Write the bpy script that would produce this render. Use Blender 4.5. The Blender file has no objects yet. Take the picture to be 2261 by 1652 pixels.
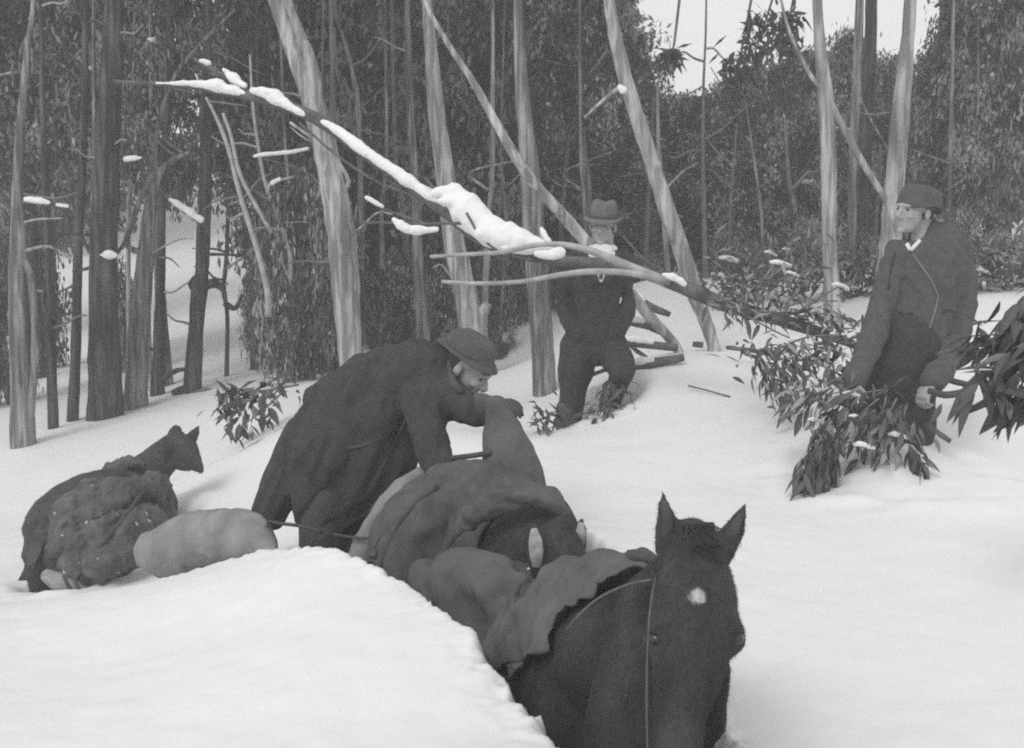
import bpy, bmesh, math, random
import numpy as np
from mathutils.bvhtree import BVHTree
from mathutils import Vector, Matrix, noise as mn

random.seed(11)
rng = np.random.default_rng(11)
scn = bpy.context.scene
C = scn.collection
R = math.radians

# ------------------------------------------------------------------ camera
F, CX, CY, HOR = 2600.0, 1130.5, 826.0, 500.0      # working frame of 2261 x 1652 units
CAMZ = 1.6
PITCH = math.atan((CY - HOR) / F)
cd = bpy.data.cameras.new('camera')
cd.sensor_width = 36.0
cd.lens = F / 2261.0 * 36.0
cd.clip_start = 0.05
cd.clip_end = 2000
cam = bpy.data.objects.new('camera', cd)
C.objects.link(cam)
cam.location = (0, 0, CAMZ)
cam.rotation_euler = (math.pi / 2 - PITCH, 0, 0)
scn.camera = cam
cd.dof.use_dof = True
cd.dof.focus_distance = 5.5
cd.dof.aperture_fstop = 6.0
scn.cycles.filter_width = 2.0

# ------------------------------------------------------------------ sky, sun, exposure
SUN_EL, SUN_AZ = 48.0, 215.0        # azimuth clockwise from +Y: the sun stands behind and to one side of the camera
w = bpy.data.worlds.new('World')
scn.world = w
w.use_nodes = True
nt = w.node_tree
sky = nt.nodes.new('ShaderNodeTexSky')
sky.sky_type = 'NISHITA'
sky.sun_disc = False
sky.sun_elevation = R(SUN_EL)
sky.sun_rotation = R(SUN_AZ)
sky.air_density = 1.0
sky.dust_density = 4.0
bw = nt.nodes.new('ShaderNodeRGBToBW')
nt.links.new(sky.outputs[0], bw.inputs[0])
bg = nt.nodes['Background']
# a closed, even cloud deck over the clear sky
wtc = nt.nodes.new('ShaderNodeTexCoord')
wn = nt.nodes.new('ShaderNodeTexNoise'); wn.inputs['Scale'].default_value = 3.0; wn.inputs['Detail'].default_value = 4
nt.links.new(wtc.outputs['Generated'], wn.inputs['Vector'])
wr = nt.nodes.new('ShaderNodeMapRange')
wr.inputs['To Min'].default_value = 5.2; wr.inputs['To Max'].default_value = 6.6
nt.links.new(wn.outputs[0], wr.inputs['Value'])
wm = nt.nodes.new('ShaderNodeMix'); wm.data_type = 'FLOAT'; wm.inputs['Factor'].default_value = 0.85
nt.links.new(bw.outputs[0], wm.inputs['A']); nt.links.new(wr.outputs[0], wm.inputs['B'])
nt.links.new(wm.outputs['Result'], bg.inputs['Color'])
bg.inputs['Strength'].default_value = 0.15
sd = bpy.data.lights.new('sun', 'SUN')
sd.energy = 1.1
sd.angle = R(25)
sun = bpy.data.objects.new('sun', sd)
C.objects.link(sun)
az, el = R(SUN_AZ), R(SUN_EL)
to_sun = Vector((math.sin(az) * math.cos(el), math.cos(az) * math.cos(el), math.sin(el)))
sun.rotation_euler = to_sun.to_track_quat('Z', 'Y').to_euler()
sun.location = (0, 0, 30)
scn.view_settings.view_transform = 'Standard'
scn.view_settings.look = 'None'
scn.view_settings.exposure = 0.12
scn.view_settings.gamma = 1.0
scn.view_settings.use_curve_mapping = False
scn.cycles.use_denoising = False      # the renderer's own grain suits an old print
scn.cycles.max_bounces = 8
scn.cycles.diffuse_bounces = 4
scn.cycles.volume_bounces = 2

# ------------------------------------------------------------------ frame helpers
cp, sp = math.cos(PITCH), math.sin(PITCH)
def P(u, v, d):
    """world point seen at (u, v) of the working frame, d metres in front"""
    a, b = (u - CX) / F, (CY - v) / F
    y, z = cp + b * sp, -sp + b * cp
    s = d / y
    return Vector((a * s, d, CAMZ + z * s))
def MPP(p):
    return (p.y * cp - (p.z - CAMZ) * sp) / F
def smooth(a, b, x):
    t = np.clip((x - a) / (b - a), 0, 1)
    return t * t * (3 - 2 * t)

# ------------------------------------------------------------------ materials
MATS = {}
def mat(name, g, rough=0.8, var=0.25, scale=6.0, bump=0.3, bscale=40.0, stretch=(1, 1, 1), spec=0.25, dist=0.01, sheen=0.0, extra=None):
    m = bpy.data.materials.new(name)
    m.use_nodes = True
    t = m.node_tree
    b = t.nodes['Principled BSDF']
    b.inputs['Roughness'].default_value = rough
    b.inputs['Specular IOR Level'].default_value = spec
    if sheen:
        b.inputs['Sheen Weight'].default_value = sheen
    tc = t.nodes.new('ShaderNodeTexCoord')
    mp = t.nodes.new('ShaderNodeMapping')
    mp.inputs['Scale'].default_value = stretch
    t.links.new(tc.outputs['Object'], mp.inputs[0])
    n = t.nodes.new('ShaderNodeTexNoise')
    n.inputs['Scale'].default_value = scale
    n.inputs['Detail'].default_value = 6
    t.links.new(mp.outputs[0], n.inputs['Vector'])
    cr = t.nodes.new('ShaderNodeValToRGB')
    lo, hi = g * (1 - var), g * (1 + var)
    cr.color_ramp.elements[0].color = (lo, lo, lo, 1)
    cr.color_ramp.elements[0].position = 0.3
    cr.color_ramp.elements[1].color = (hi, hi, hi, 1)
    cr.color_ramp.elements[1].position = 0.7
    t.links.new(n.outputs[0], cr.inputs[0])
    t.links.new(cr.outputs[0], b.inputs['Base Color'])
    if bump:
        n2 = t.nodes.new('ShaderNodeTexNoise')
        n2.inputs['Scale'].default_value = bscale
        n2.inputs['Detail'].default_value = 5
        t.links.new(mp.outputs[0], n2.inputs['Vector'])
        bp = t.nodes.new('ShaderNodeBump')
        bp.inputs['Strength'].default_value = bump
        bp.inputs['Distance'].default_value = dist
        t.links.new(n2.outputs[0], bp.inputs['Height'])
        t.links.new(bp.outputs[0], b.inputs['Normal'])
    MATS[name] = m
    if extra:
        extra(t, b, tc, cr)
    return m

def snow_flecks(amount, size, up=False):
    """snow lying on cloth as small flecks with their own shape"""
    def f(t, b, tc, cr):
        n = t.nodes.new('ShaderNodeTexNoise'); n.inputs['Scale'].default_value = size; n.inputs['Detail'].default_value = 3
        t.links.new(tc.outputs['Object'], n.inputs['Vector'])
        r = t.nodes.new('ShaderNodeValToRGB')
        r.color_ramp.elements[0].position = amount; r.color_ramp.elements[0].color = (0, 0, 0, 1)
        r.color_ramp.elements[1].position = amount + 0.03; r.color_ramp.elements[1].color = (1, 1, 1, 1)
        t.links.new(n.outputs[0], r.inputs[0])
        mx = t.nodes.new('ShaderNodeMix'); mx.data_type = 'RGBA'
        t.links.new(r.outputs[0], mx.inputs['Factor'])
        t.links.new(cr.outputs[0], mx.inputs['A'])
        mx.inputs['B'].default_value = (0.5, 0.5, 0.5, 1)
        t.links.new(mx.outputs['Result'], b.inputs['Base Color'])
    return f

def streaks(dark, light, sc=26, zs=0.07, lo=.42, hi=.62):
    """long peeling strips and stains running along the trunk"""
    def f(t, b, tc, cr):
        mp = t.nodes.new('ShaderNodeMapping'); mp.inputs['Scale'].default_value = (1, 1, zs)
        t.links.new(tc.outputs['Object'], mp.inputs[0])
        n = t.nodes.new('ShaderNodeTexNoise'); n.inputs['Scale'].default_value = sc; n.inputs['Detail'].default_value = 7; n.inputs['Distortion'].default_value = .4
        t.links.new(mp.outputs[0], n.inputs['Vector'])
        r = t.nodes.new('ShaderNodeValToRGB')
        r.color_ramp.elements[0].position = lo; r.color_ramp.elements[0].color = (dark,) * 3 + (1,)
        r.color_ramp.elements[1].position = hi; r.color_ramp.elements[1].color = (light,) * 3 + (1,)
        t.links.new(n.outputs[0], r.inputs[0])
        mx = t.nodes.new('ShaderNodeMix'); mx.data_type = 'RGBA'; mx.blend_type = 'MULTIPLY'; mx.inputs['Factor'].default_value = 1
        t.links.new(cr.outputs[0], mx.inputs['A']); t.links.new(r.outputs[0], mx.inputs['B'])
        t.links.new(mx.outputs['Result'], b.inputs['Base Color'])
    return f
mat('snow', 0.72, 0.75, 0.03, 0.9, 0.25, 9.0, spec=0.2, dist=0.03)
mat('snow_clump', 0.78, 0.75, 0.03, 4, 0.3, 30, spec=0.2)
mat('horse_coat', 0.047, 0.8, 0.35, 9, 0.6, 120, (1, 1, 0.35), spec=0.12, dist=0.006)
mat('pony_coat', 0.06, 0.7, 0.3, 10, 0.4, 90, spec=0.2, dist=0.006)
mat('mane', 0.05, 0.6, 0.3, 20, 0)
mat('ear_lining', 0.30, 0.9, 0.25, 40, 0.3, 200)
mat('eye', 0.02, 0.1, 0, 1, 0, spec=0.6)
mat('skin', 0.33, 0.6, 0.08, 20, 0.1, 90)
mat('dark_wool', 0.075, 0.95, 0.18, 25, 0.5, 140, sheen=0.1, dist=0.004)
mat('black_wool', 0.048, 0.95, 0.18, 25, 0.5, 140, dist=0.004)
mat('grey_jacket', 0.08, 0.9, 0.15, 30, 0.5, 170, dist=0.003)
mat('hat_felt', 0.085, 0.95, 0.15, 20, 0.3, 120)
mat('pale_hat_felt', 0.14, 0.95, 0.2, 20, 0.3, 120)
mat('shirt', 0.7, 0.8, 0.06, 20, 0.2, 60)
mat('canvas', 0.085, 0.9, 0.25, 12, 0.5, 120, dist=0.005)
mat('snowy_canvas', 0.095, 0.9, 0.35, 9, 0.6, 60, dist=0.008, extra=snow_flecks(0.69, 22))
mat('sack_cloth', 0.10, 0.95, 0.2, 7, 0.5, 160, dist=0.004)
mat('pale_sack_cloth', 0.22, 0.95, 0.25, 6, 0.5, 160, dist=0.004)
mat('leather', 0.06, 0.55, 0.25, 20, 0.3, 80)
mat('pale_strap', 0.11, 0.7, 0.25, 30, 0.3, 80)
mat('rope', 0.07, 0.9, 0.3, 60, 0.5, 200)
mat('metal', 0.5, 0.35, 0.1, 30, 0)
mat('box_wood', 0.26, 0.8, 0.3, 12, 0.3, 60, (1, 1, 6))
mat('dark_bark', 0.085, 0.95, 0.45, 5, 1.0, 18, (1, 1, 0.3), dist=0.05, spec=.1, extra=streaks(.5, 1.25))
mat('grey_bark', 0.23, 0.95, 0.4, 5, 0.9, 16, (1, 1, 0.3), dist=0.04, spec=.1, extra=streaks(.45, 1.2))
mat('pale_bark', 0.40, 0.9, 0.3, 4, 0.7, 14, (1, 1, 0.25), dist=0.03, spec=.1, extra=streaks(.5, 1.15, 20, .1))
mat('twig_bark', 0.16, 0.85, 0.3, 10, 0.3, 60)
mat('pale_twig_bark', 0.34, 0.8, 0.3, 10, 0.3, 60)
mat('log_bark', 0.11, 0.9, 0.4, 10, 0.8, 40, dist=0.02)
mat('foliage', 0.16, 0.6, 0.4, 1.2, 0, spec=0.3)
mat('dark_foliage', 0.10, 0.6, 0.4, 1.2, 0, spec=0.3)
mat('grey_foliage', 0.22, 0.6, 0.35, 1.2, 0, spec=0.3)
mat('darkest_foliage', 0.06, 0.6, 0.4, 1.2, 0, spec=0.3)  # darkest leaf colour, handed to clumps at random
mat('silver_foliage', 0.30, 0.6, 0.3, 1.2, 0, spec=0.3)
mat('snowy_foliage', 0.4, 0.7, 0.3, 3, 0)
mat('gum_leaf', 0.10, 0.45, 0.35, 9, 0, spec=0.4)

def star_marking(obj_center):
    m = MATS['horse_coat'].copy(); m.name = 'horse_coat_with_star'
    t = m.node_tree; b = t.nodes['Principled BSDF']
    src = b.inputs['Base Color'].links[0].from_socket
    tc = t.nodes.new('ShaderNodeTexCoord')
    n = t.nodes.new('ShaderNodeTexNoise'); n.inputs['Scale'].default_value = 90
    t.links.new(tc.outputs['Object'], n.inputs['Vector'])
    sub = t.nodes.new('ShaderNodeVectorMath'); sub.operation = 'DISTANCE'
    t.links.new(tc.outputs['Object'], sub.inputs[0]); sub.inputs[1].default_value = obj_center
    ma = t.nodes.new('ShaderNodeMath'); ma.operation = 'MULTIPLY_ADD'
    t.links.new(n.outputs[0], ma.inputs[0]); ma.inputs[1].default_value = 0.016
    t.links.new(sub.outputs['Value'], ma.inputs[2])
    r = t.nodes.new('ShaderNodeValToRGB')
    r.color_ramp.elements[0].position = 0.018; r.color_ramp.elements[0].color = (1, 1, 1, 1)
    r.color_ramp.elements[1].position = 0.031; r.color_ramp.elements[1].color = (0, 0, 0, 1)
    t.links.new(ma.outputs[0], r.inputs[0])
    mx = t.nodes.new('ShaderNodeMix'); mx.data_type = 'RGBA'
    t.links.new(r.outputs[0], mx.inputs['Factor']); t.links.new(src, mx.inputs['A'])
    mx.inputs['B'].default_value = (0.45, 0.45, 0.45, 1)
    t.links.new(mx.outputs['Result'], b.inputs['Base Color'])
    return m

# ------------------------------------------------------------------ mesh helpers
def catmull(pts, n=4):
    """pts: list of tuples of floats -> smoothed list"""
    a = np.array(pts, float)
    if len(a) < 3:
        return [tuple(a[0] + (a[-1] - a[0]) * k / (n * 2)) for k in range(n * 2 + 1)]
    e = np.vstack([2 * a[0] - a[1], a, 2 * a[-1] - a[-2]])
    out = []
    for i in range(1, len(e) - 2):
        p0, p1, p2, p3 = e[i - 1], e[i], e[i + 1], e[i + 2]
        for k in range(n):
            t = k / n
            out.append(tuple(0.5 * ((2 * p1) + (-p0 + p2) * t + (2 * p0 - 5 * p1 + 4 * p2 - p3) * t * t + (-p0 + 3 * p1 - 3 * p2 + p3) * t ** 3)))
    out.append(tuple(e[-2]))
    return out

def tube(bm, rings, seg=14, side=None, wob=0.0):
    """rings: (x,y,z,ra,rb): closed generalised cylinder; ra across the view, rb along it"""
    prev = None
    n = len(rings)
    pts = [Vector(r[:3]) for r in rings]
    vs = []
    for i, r in enumerate(rings):
        t = (pts[min(i + 1, n - 1)] - pts[max(i - 1, 0)])
        if t.length < 1e-9: t = Vector((0, 0, 1))
        t.normalize()
        if side is not None:
            s = Vector(side) - t * t.dot(Vector(side))
        else:
            view = (pts[i] - Vector((0, 0, CAMZ))).normalized()
            s = t.cross(view)
        if s.length < 0.15:
            s = prev if prev is not None else t.orthogonal()
            s = s - t * t.dot(s)
        s.normalize()
        if prev is not None and s.dot(prev) < 0: s = -s
        prev = s
        o = s.cross(t).normalized()
        ring = []
        for k in range(seg):
            a = 2 * math.pi * k / seg
            ra, rb = max(r[3], 1e-4), max(r[4], 1e-4)
            q = pts[i] + s * (ra * math.cos(a)) + o * (rb * math.sin(a))
            if wob:
                q = pts[i] + (q - pts[i]) * (1 + wob * mn.noise(q * (0.6 / max(ra, 0.02))))
            ring.append(bm.verts.new(q))
        vs.append(ring)
    for i in range(n - 1):
        for k in range(seg):
            bm.faces.new((vs[i][k], vs[i][(k + 1) % seg], vs[i + 1][(k + 1) % seg], vs[i + 1][k]))
    bm.faces.new(list(reversed(vs[0])))
    bm.faces.new(vs[-1])

def px(pts, k=1.0, n=4):
    """(u,v,d,r[,kk]) in frame units -> smooth rings in metres; depth radius = k*r"""
    full = [tuple(p) + ((k,) if len(p) == 4 else ()) for p in pts]
    out = []
    for u, v, d, r, kk in catmull(full, n):
        p = P(u, v, d)
        m = MPP(p)
        out.append((p.x, p.y, p.z, abs(r) * m, abs(r) * m * kk))
    return out

def rounded(rings):
    """round the two ends of a tube"""
    def cap(r0, r1):
        p0, p1 = Vector(r0[:3]), Vector(r1[:3])
        t = (p0 - p1).normalized()
        res = []
        for f, h in ((0.87, 0.5), (0.5, 0.87), (0.12, 0.99)):
            q = p0 + t * (min(r0[3], r0[4]) * h)
            res.append((q.x, q.y, q.z, r0[3] * f, r0[4] * f))
        return res
    a = cap(rings[0], rings[1]); b = cap(rings[-1], rings[-2])
    return list(reversed(a)) + list(rings) + b

def ellipsoid(bm, c, r, M=None, seg=16, ringn=10):
    vs = []
    X = M if M is not None else Matrix.Identity(4)
    for i in range(1, ringn):
        th = math.pi * i / ringn
        ring = []
        for k in range(seg):
            a = 2 * math.pi * k / seg
            q = Vector((c[0] + r[0] * math.sin(th) * math.cos(a), c[1] + r[1] * math.sin(th) * math.sin(a), c[2] + r[2] * math.cos(th)))
            ring.append(bm.verts.new(X @ q))
        vs.append(ring)
    top = bm.verts.new(X @ Vector((c[0], c[1], c[2] + r[2])))
    bot = bm.verts.new(X @ Vector((c[0], c[1], c[2] - r[2])))
    for k in range(seg):
        bm.faces.new((top, vs[0][k], vs[0][(k + 1) % seg]))
        bm.faces.new((bot, vs[-1][(k + 1) % seg], vs[-1][k]))
    for i in range(len(vs) - 1):
        for k in range(seg):
            bm.faces.new((vs[i][k], vs[i + 1][k], vs[i + 1][(k + 1) % seg], vs[i][(k + 1) % seg]))

def bm_mesh(bm, name):
    bmesh.ops.recalc_face_normals(bm, faces=bm.faces)
    me = bpy.data.meshes.new(name)
    bm.to_mesh(me)
    bm.free()
    me.polygons.foreach_set('use_smooth', [True] * len(me.polygons))
    return me

def remesh(bm, name, vox=0.012, it=6, folds=None):
    """melt overlapping closed shapes into one continuous skin; folds=(amp, freq vec, sharp)"""
    me0 = bm_mesh(bm, 'tmp')
    o = bpy.data.objects.new('tmp', me0)
    C.objects.link(o)
    r = o.modifiers.new('r', 'REMESH'); r.mode = 'VOXEL'; r.voxel_size = vox
    s = o.modifiers.new('s', 'SMOOTH'); s.iterations = it; s.factor = 0.5
    ev = o.evaluated_get(bpy.context.evaluated_depsgraph_get())
    me = bpy.data.meshes.new_from_object(ev)
    me.name = name
    bpy.data.objects.remove(o)
    bpy.data.meshes.remove(me0)
    if folds:
        for fo in folds:
            fold(me, *fo)
    me.polygons.foreach_set('use_smooth', [True] * len(me.polygons))
    return me

def fold(me, amp, freq, sharp=True, rot=0.0):
    n = len(me.vertices)
    co = np.empty(n * 3); me.vertices.foreach_get('co', co); co = co.reshape(-1, 3)
    no = np.empty(n * 3); me.vertex_normals.foreach_get('vector', no); no = no.reshape(-1, 3)
    c, s = math.cos(rot), math.sin(rot)
    h = np.empty(n)
    for i in range(n):
        x, y, z = co[i]
        x, z = c * x - s * z, s * x + c * z
        q = mn.noise((x * freq[0], y * freq[1], z * freq[2]))
        h[i] = (1 - 2 * abs(q) - 0.45) if sharp else q
    co += no * (h * amp)[:, None]
    me.vertices.foreach_set('co', co.ravel())
    me.update()

def link(name, me, material, parent=None, base=None, smooth_=True):
    """one mesh object; with a parent the mesh is moved into the parent's space"""
    o = bpy.data.objects.new(name, me)
    if isinstance(material, (list, tuple)):
        for m in material: me.materials.append(MATS[m] if isinstance(m, str) else m)
    elif not me.materials:
        me.materials.append(MATS[material] if isinstance(material, str) else material)
    C.objects.link(o)
    if parent is not None:
        b = Vector((0, 0, 0)); q = parent
        while q is not None:
            b += q.location; q = q.parent
        me.transform(Matrix.Translation(-b))
        o.parent = parent
    elif base is not None:
        me.transform(Matrix.Translation(-Vector(base)))
        o.location = base
    return o

def tag(o, label=None, cat=None, group=None, kind=None):
    if label: o['label'] = label
    if cat: o['category'] = cat
    if group: o['group'] = group
    if kind: o['kind'] = kind
    return o

def thing(name, label, cat, loc, group=None):
    o = bpy.data.objects.new(name, None)
    o.empty_display_size = 0.1
    C.objects.link(o)
    o.location = loc
    return tag(o, label, cat, group)

def np_mesh(name, co, faces, matidx=None, smooth_=False):
    me = bpy.data.meshes.new(name)
    nv, nf, k = len(co), len(faces), faces.shape[1]
    me.vertices.add(nv); me.vertices.foreach_set('co', np.ascontiguousarray(co, dtype=np.float32).ravel())
    me.loops.add(nf * k); me.loops.foreach_set('vertex_index', np.ascontiguousarray(faces, dtype=np.int32).ravel())
    me.polygons.add(nf)
    me.polygons.foreach_set('loop_start', np.arange(nf, dtype=np.int32) * k)
    me.polygons.foreach_set('loop_total', np.full(nf, k, dtype=np.int32))
    if matidx is not None: me.polygons.foreach_set('material_index', matidx.astype(np.int32))
    me.polygons.foreach_set('use_smooth', np.full(nf, smooth_, dtype=bool))
    me.update(calc_edges=True)
    me.validate()
    return me

# ------------------------------------------------------------------ snow ground
ctrl = []
def G(u, v, d): ctrl.append(P(u, v, d))
for q in [(100, 1335, 5.4), (340, 1290, 5.2), (600, 1216, 4.6), (760, 1210, 4.3), (900, 1290, 3.9), (1050, 1390, 3.4), (1280, 1640, 2.6),
          (0, 1640, 2.95), (600, 1640, 2.85), (1100, 1640, 2.75), (300, 1450, 3.8), (700, 1400, 3.55), (-300, 1400, 4.2),
          (1650, 1640, 2.9), (2240, 1640, 2.9), (1700, 1300, 4.15), (2240, 1320, 4.1), (1600, 1150, 5.1), (1330, 1130, 5.3), (1300, 1050, 6.0),
          (1800, 1075, 5.7), (2200, 1000, 6.1), (1950, 975, 6.1), (2100, 1050, 5.7),
          (1050, 960, 7.2), (1200, 965, 7.3), (1245, 950, 7.75), (1370, 850, 7.9), (1500, 775, 8.6), (1650, 900, 7.0), (1690, 790, 8.5),
          (1570, 772, 8.9), (1480, 660, 11.0), (1390, 630, 12), (1700, 640, 11.5), (1850, 640, 10.5), (2200, 640, 9.5), (2100, 720, 8.2), (2200, 800, 7.4),
          (1700, 590, 15), (1750, 535, 23), (2150, 560, 14), (2200, 520, 22),
          (1200, 880, 9.6), (1150, 800, 12), (1130, 900, 8.6), (1000, 710, 18), (820, 690, 18),
          (640, 850, 11), (700, 900, 9), (640, 950, 8), (470, 850, 12.5), (300, 900, 12), (120, 945, 11.2), (20, 985, 10.6), (-200, 1040, 10.2),
          (300, 1000, 9.7), (500, 1000, 8.8), (500, 1110, 7.1), (150, 1130, 8.3), (0, 1200, 7.4), (30, 1310, 6.3), (250, 1300, 6.0), (420, 1280, 5.6),
          (450, 720, 20), (450, 540, 31), (250, 760, 20), (100, 800, 19), (-300, 800, 20), (750, 600, 27), (1100, 560, 30), (1500, 540, 28)]:
    G(*q)
for q in [(-3, 0, .35), (0, -1, .35), (3, 0, .35), (0, 1.2, .36), (-6, 3, .2), (6, 3, .4), (8, 8, .7), (-8, 8, -.6), (0, -15, .3), (-20, -5, .2), (20, -5, .5),
          (-22, 45, 3.5), (0, 45, 3.6), (22, 45, 2.6), (-50, 60, 5), (0, 75, 7), (50, 60, 3.5), (-120, 140, 14), (0, 150, 12), (120, 140, 9), (-90, 20, 0), (90, 20, 3), (-60, -60, 0), (60, -60, 1)]:
    ctrl.append(Vector(q))
cxy = np.array([(c.x, c.y) for c in ctrl]); cz = np.array([c.z for c in ctrl])
EPS = 0.35
def phi(r2): return np.sqrt(r2 + EPS * EPS)
A = phi(((cxy[:, None] - cxy[None]) ** 2).sum(-1))
Pm = np.column_stack([np.ones(len(cxy)), cxy])
sysm = np.block([[A + np.eye(len(cxy)) * -0.01, Pm], [Pm.T, np.zeros((3, 3))]])
sol = np.linalg.solve(sysm, np.concatenate([cz, np.zeros(3)]))
wts, pol = sol[:-3], sol[-3:]
trench = np.array([(P(u, 1200, d).x, d) for u, d in
                   [(330, 5.22), (600, 4.6), (760, 4.3), (900, 3.9), (1050, 3.4), (1170, 3.0), (1280, 2.6), (1320, 2.3), (1700, 2.3), (1640, 2.75), (1480, 3.5), (1340, 4.4), (1230, 5.2), (1000, 5.6), (640, 5.7), (420, 5.6)]])
def trench_sd(x, y):
    """signed distance to the trodden trench, negative inside"""
    d2 = np.full(x.shape, 1e9); ins = np.zeros(x.shape, bool)
    n = len(trench)
    for i in range(n):
        a, b = trench[i], trench[(i + 1) % n]
        ex, ey = b - a
        t = np.clip(((x - a[0]) * ex + (y - a[1]) * ey) / (ex * ex + ey * ey), 0, 1)
        d2 = np.minimum(d2, (x - a[0] - t * ex) ** 2 + (y - a[1] - t * ey) ** 2)
        cond = ((a[1] > y) != (b[1] > y)) & (x < (b[0] - a[0]) * (y - a[1]) / (b[1] - a[1] + 1e-12) + a[0])
        ins ^= cond
    d = np.sqrt(d2)
    return np.where(ins, -d, d)
def hbase(x, y):
    x = np.asarray(x, float); y = np.asarray(y, float)
    out = pol[0] + pol[1] * x + pol[2] * y
    for (a, b), wt in zip(cxy, wts):
        out = out + wt * phi((x - a) ** 2 + (y - b) ** 2)
    return out
def vnoise(x, y, f, seed):
    """smooth value noise, numpy"""
    r = np.random.default_rng(seed); tab = r.random((128, 128)) * 2 - 1
    X, Y = x * f + 37.3, y * f + 91.7
    ix, iy = np.floor(X).astype(int), np.floor(Y).astype(int)
    fx, fy = X - ix, Y - iy
    fx = fx * fx * (3 - 2 * fx); fy = fy * fy * (3 - 2 * fy)
    g = lambda i, j: tab[i % 128, j % 128]
    return (g(ix, iy) * (1 - fx) + g(ix + 1, iy) * fx) * (1 - fy) + (g(ix, iy + 1) * (1 - fx) + g(ix + 1, iy + 1) * fx) * fy
def ground(x, y):
    x = np.asarray(x, float); y = np.asarray(y, float)
    h = hbase(x, y)
    h = h + 0.018 * vnoise(x, y, 1.1, 1) + 0.008 * vnoise(x, y, 3.5, 2) + 0.0035 * vnoise(x, y, 11, 3)
    wx = x + 0.09 * vnoise(x, y, 6.3, 14); wy = y + 0.09 * vnoise(x, y, 6.3, 15)
    sdj = trench_sd(x, y) + 0.035 * vnoise(wx, wy, 2.1, 4) + 0.014 * vnoise(wx, wy, 7.7, 5) + 0.016 * np.maximum(vnoise(wx, wy, 21, 6) - .25, 0) + 0.008 * vnoise(wx, wy, 43, 16)
    lip = np.exp(-(sdj / 0.10) ** 2)
    h = h + lip * (0.006 + 0.010 * vnoise(wx, wy, 6, 7) + 0.009 * vnoise(wx, wy, 23, 17) + 0.006 * vnoise(wx, wy, 47, 18))
    h = h - 0.75 * smooth(0.03, -0.16, sdj)
    return h
HOL = [(P(u, v, d).x, d, r, q) for u, v, d, r, q in ((1256, 945, 7.68, .2, .12), (1350, 890, 7.68, .2, .12), (1955, 1005, 5.75, .36, -.10), (110, 1300, 6.45, .2, .1), (178, 1310, 6.4, .24, .1), (345, 1250, 7.1, .22, .1))]
g_plain = ground
def ground(x, y):
    h = g_plain(x, y)
    for a, b, r, q in HOL:
        t = np.sqrt((np.asarray(x) - a) ** 2 + (np.asarray(y) - b) ** 2) / r
        h = h - q * np.exp(-(t * 1.3) ** 2) + .03 * np.exp(-((t - 1.45) / .4) ** 2) * (1 + .8 * vnoise(np.asarray(x, float), np.asarray(y, float), 9, 31))
    return h
def gz(x, y): return float(ground(np.array([x]), np.array([y]))[0])
def axis(a, b, fine, far0, far1, gr):
    c = list(np.arange(a, b, fine)); s = fine; v = b
    while v < far1: c.append(v); s *= gr; v += s
    s = fine; v = a - fine
    lo = []
    while v > far0: lo.append(v); s *= gr; v -= s
    return np.array(lo[::-1] + c)
gx = axis(-1.75, 0.6, 0.012, -54, 54, 1.045)
gy = axis(2.3, 5.6, 0.013, -20, 47, 1.035)
XX, YY = np.meshgrid(gx, gy)
ZZ = ground(XX, YY)
nx, ny = len(gx), len(gy)
co = np.column_stack([XX.ravel(), YY.ravel(), ZZ.ravel()])
ii = (np.arange(ny - 1)[:, None] * nx + np.arange(nx - 1)[None]).ravel()
fc = np.column_stack([ii, ii + 1, ii + nx + 1, ii + nx])
gme = np_mesh('ground', co, fc, smooth_=True)
go = link('snow_ground', gme, 'snow')
tag(go, 'deep smooth white snow over the sloping forest floor', None, kind='structure')

# ------------------------------------------------------------------ foliage helpers
def leaf_quads(c, L, W, droop, r, flat=0.0):
    """c (n,3) leaf bases -> diamond leaves"""
    n = len(c)
    a = r.normal(size=(n, 3)); a[:, 2] -= droop
    a /= np.linalg.norm(a, axis=1)[:, None]
    s = np.cross(a, r.normal(size=(n, 3))); s /= np.linalg.norm(s, axis=1)[:, None]
    l = L * r.uniform(0.6, 1.35, n)[:, None]; wd = W * r.uniform(0.6, 1.3, n)[:, None]
    v = np.stack([c, c + a * l * 0.45 + s * wd * 0.5, c + a * l, c + a * l * 0.45 - s * wd * 0.5], 1)
    f = np.arange(n * 4).reshape(n, 4)
    return v.reshape(-1, 3), f
def crown_mesh(name, n, clumps, L, W, droop, seed, spread=0.2, shape='ball', pale=0.05):
    """leaf crown in a unit space: radius 1, from z=0 to z=1"""
    r = np.random.default_rng(seed)
    k = clumps
    th = r.uniform(0, 2 * np.pi, k); z = r.uniform(0.04, 0.98, k)
    prof = np.sqrt(np.clip(1 - (2 * z - 1) ** 2, 0.02, 1)) if shape == 'ball' else (1.05 - 0.75 * z)
    rad = prof * np.sqrt(r.uniform(0.1, 1, k))
    cc = np.column_stack([rad * np.cos(th), rad * np.sin(th), z])
    szs = r.uniform(0.5, 1.5, k)
    idx = r.integers(0, k, n)
    c = cc[idx] + r.normal(size=(n, 3)) * spread * szs[idx][:, None] * np.array([1, 1, 0.55])
    v, f = leaf_quads(c * np.array([1, 1, 1.0]), L, W, droop, r)
    tone = r.choice([0, 2, 3], k, p=[.45, .27, .28])[idx]
    tone = np.where(r.random(n) < .25, r.choice([0, 2, 3], n), tone)
    mi = np.where(r.random(n) < pale, 1, tone)
    return np_mesh(name, v, f, mi)
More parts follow.
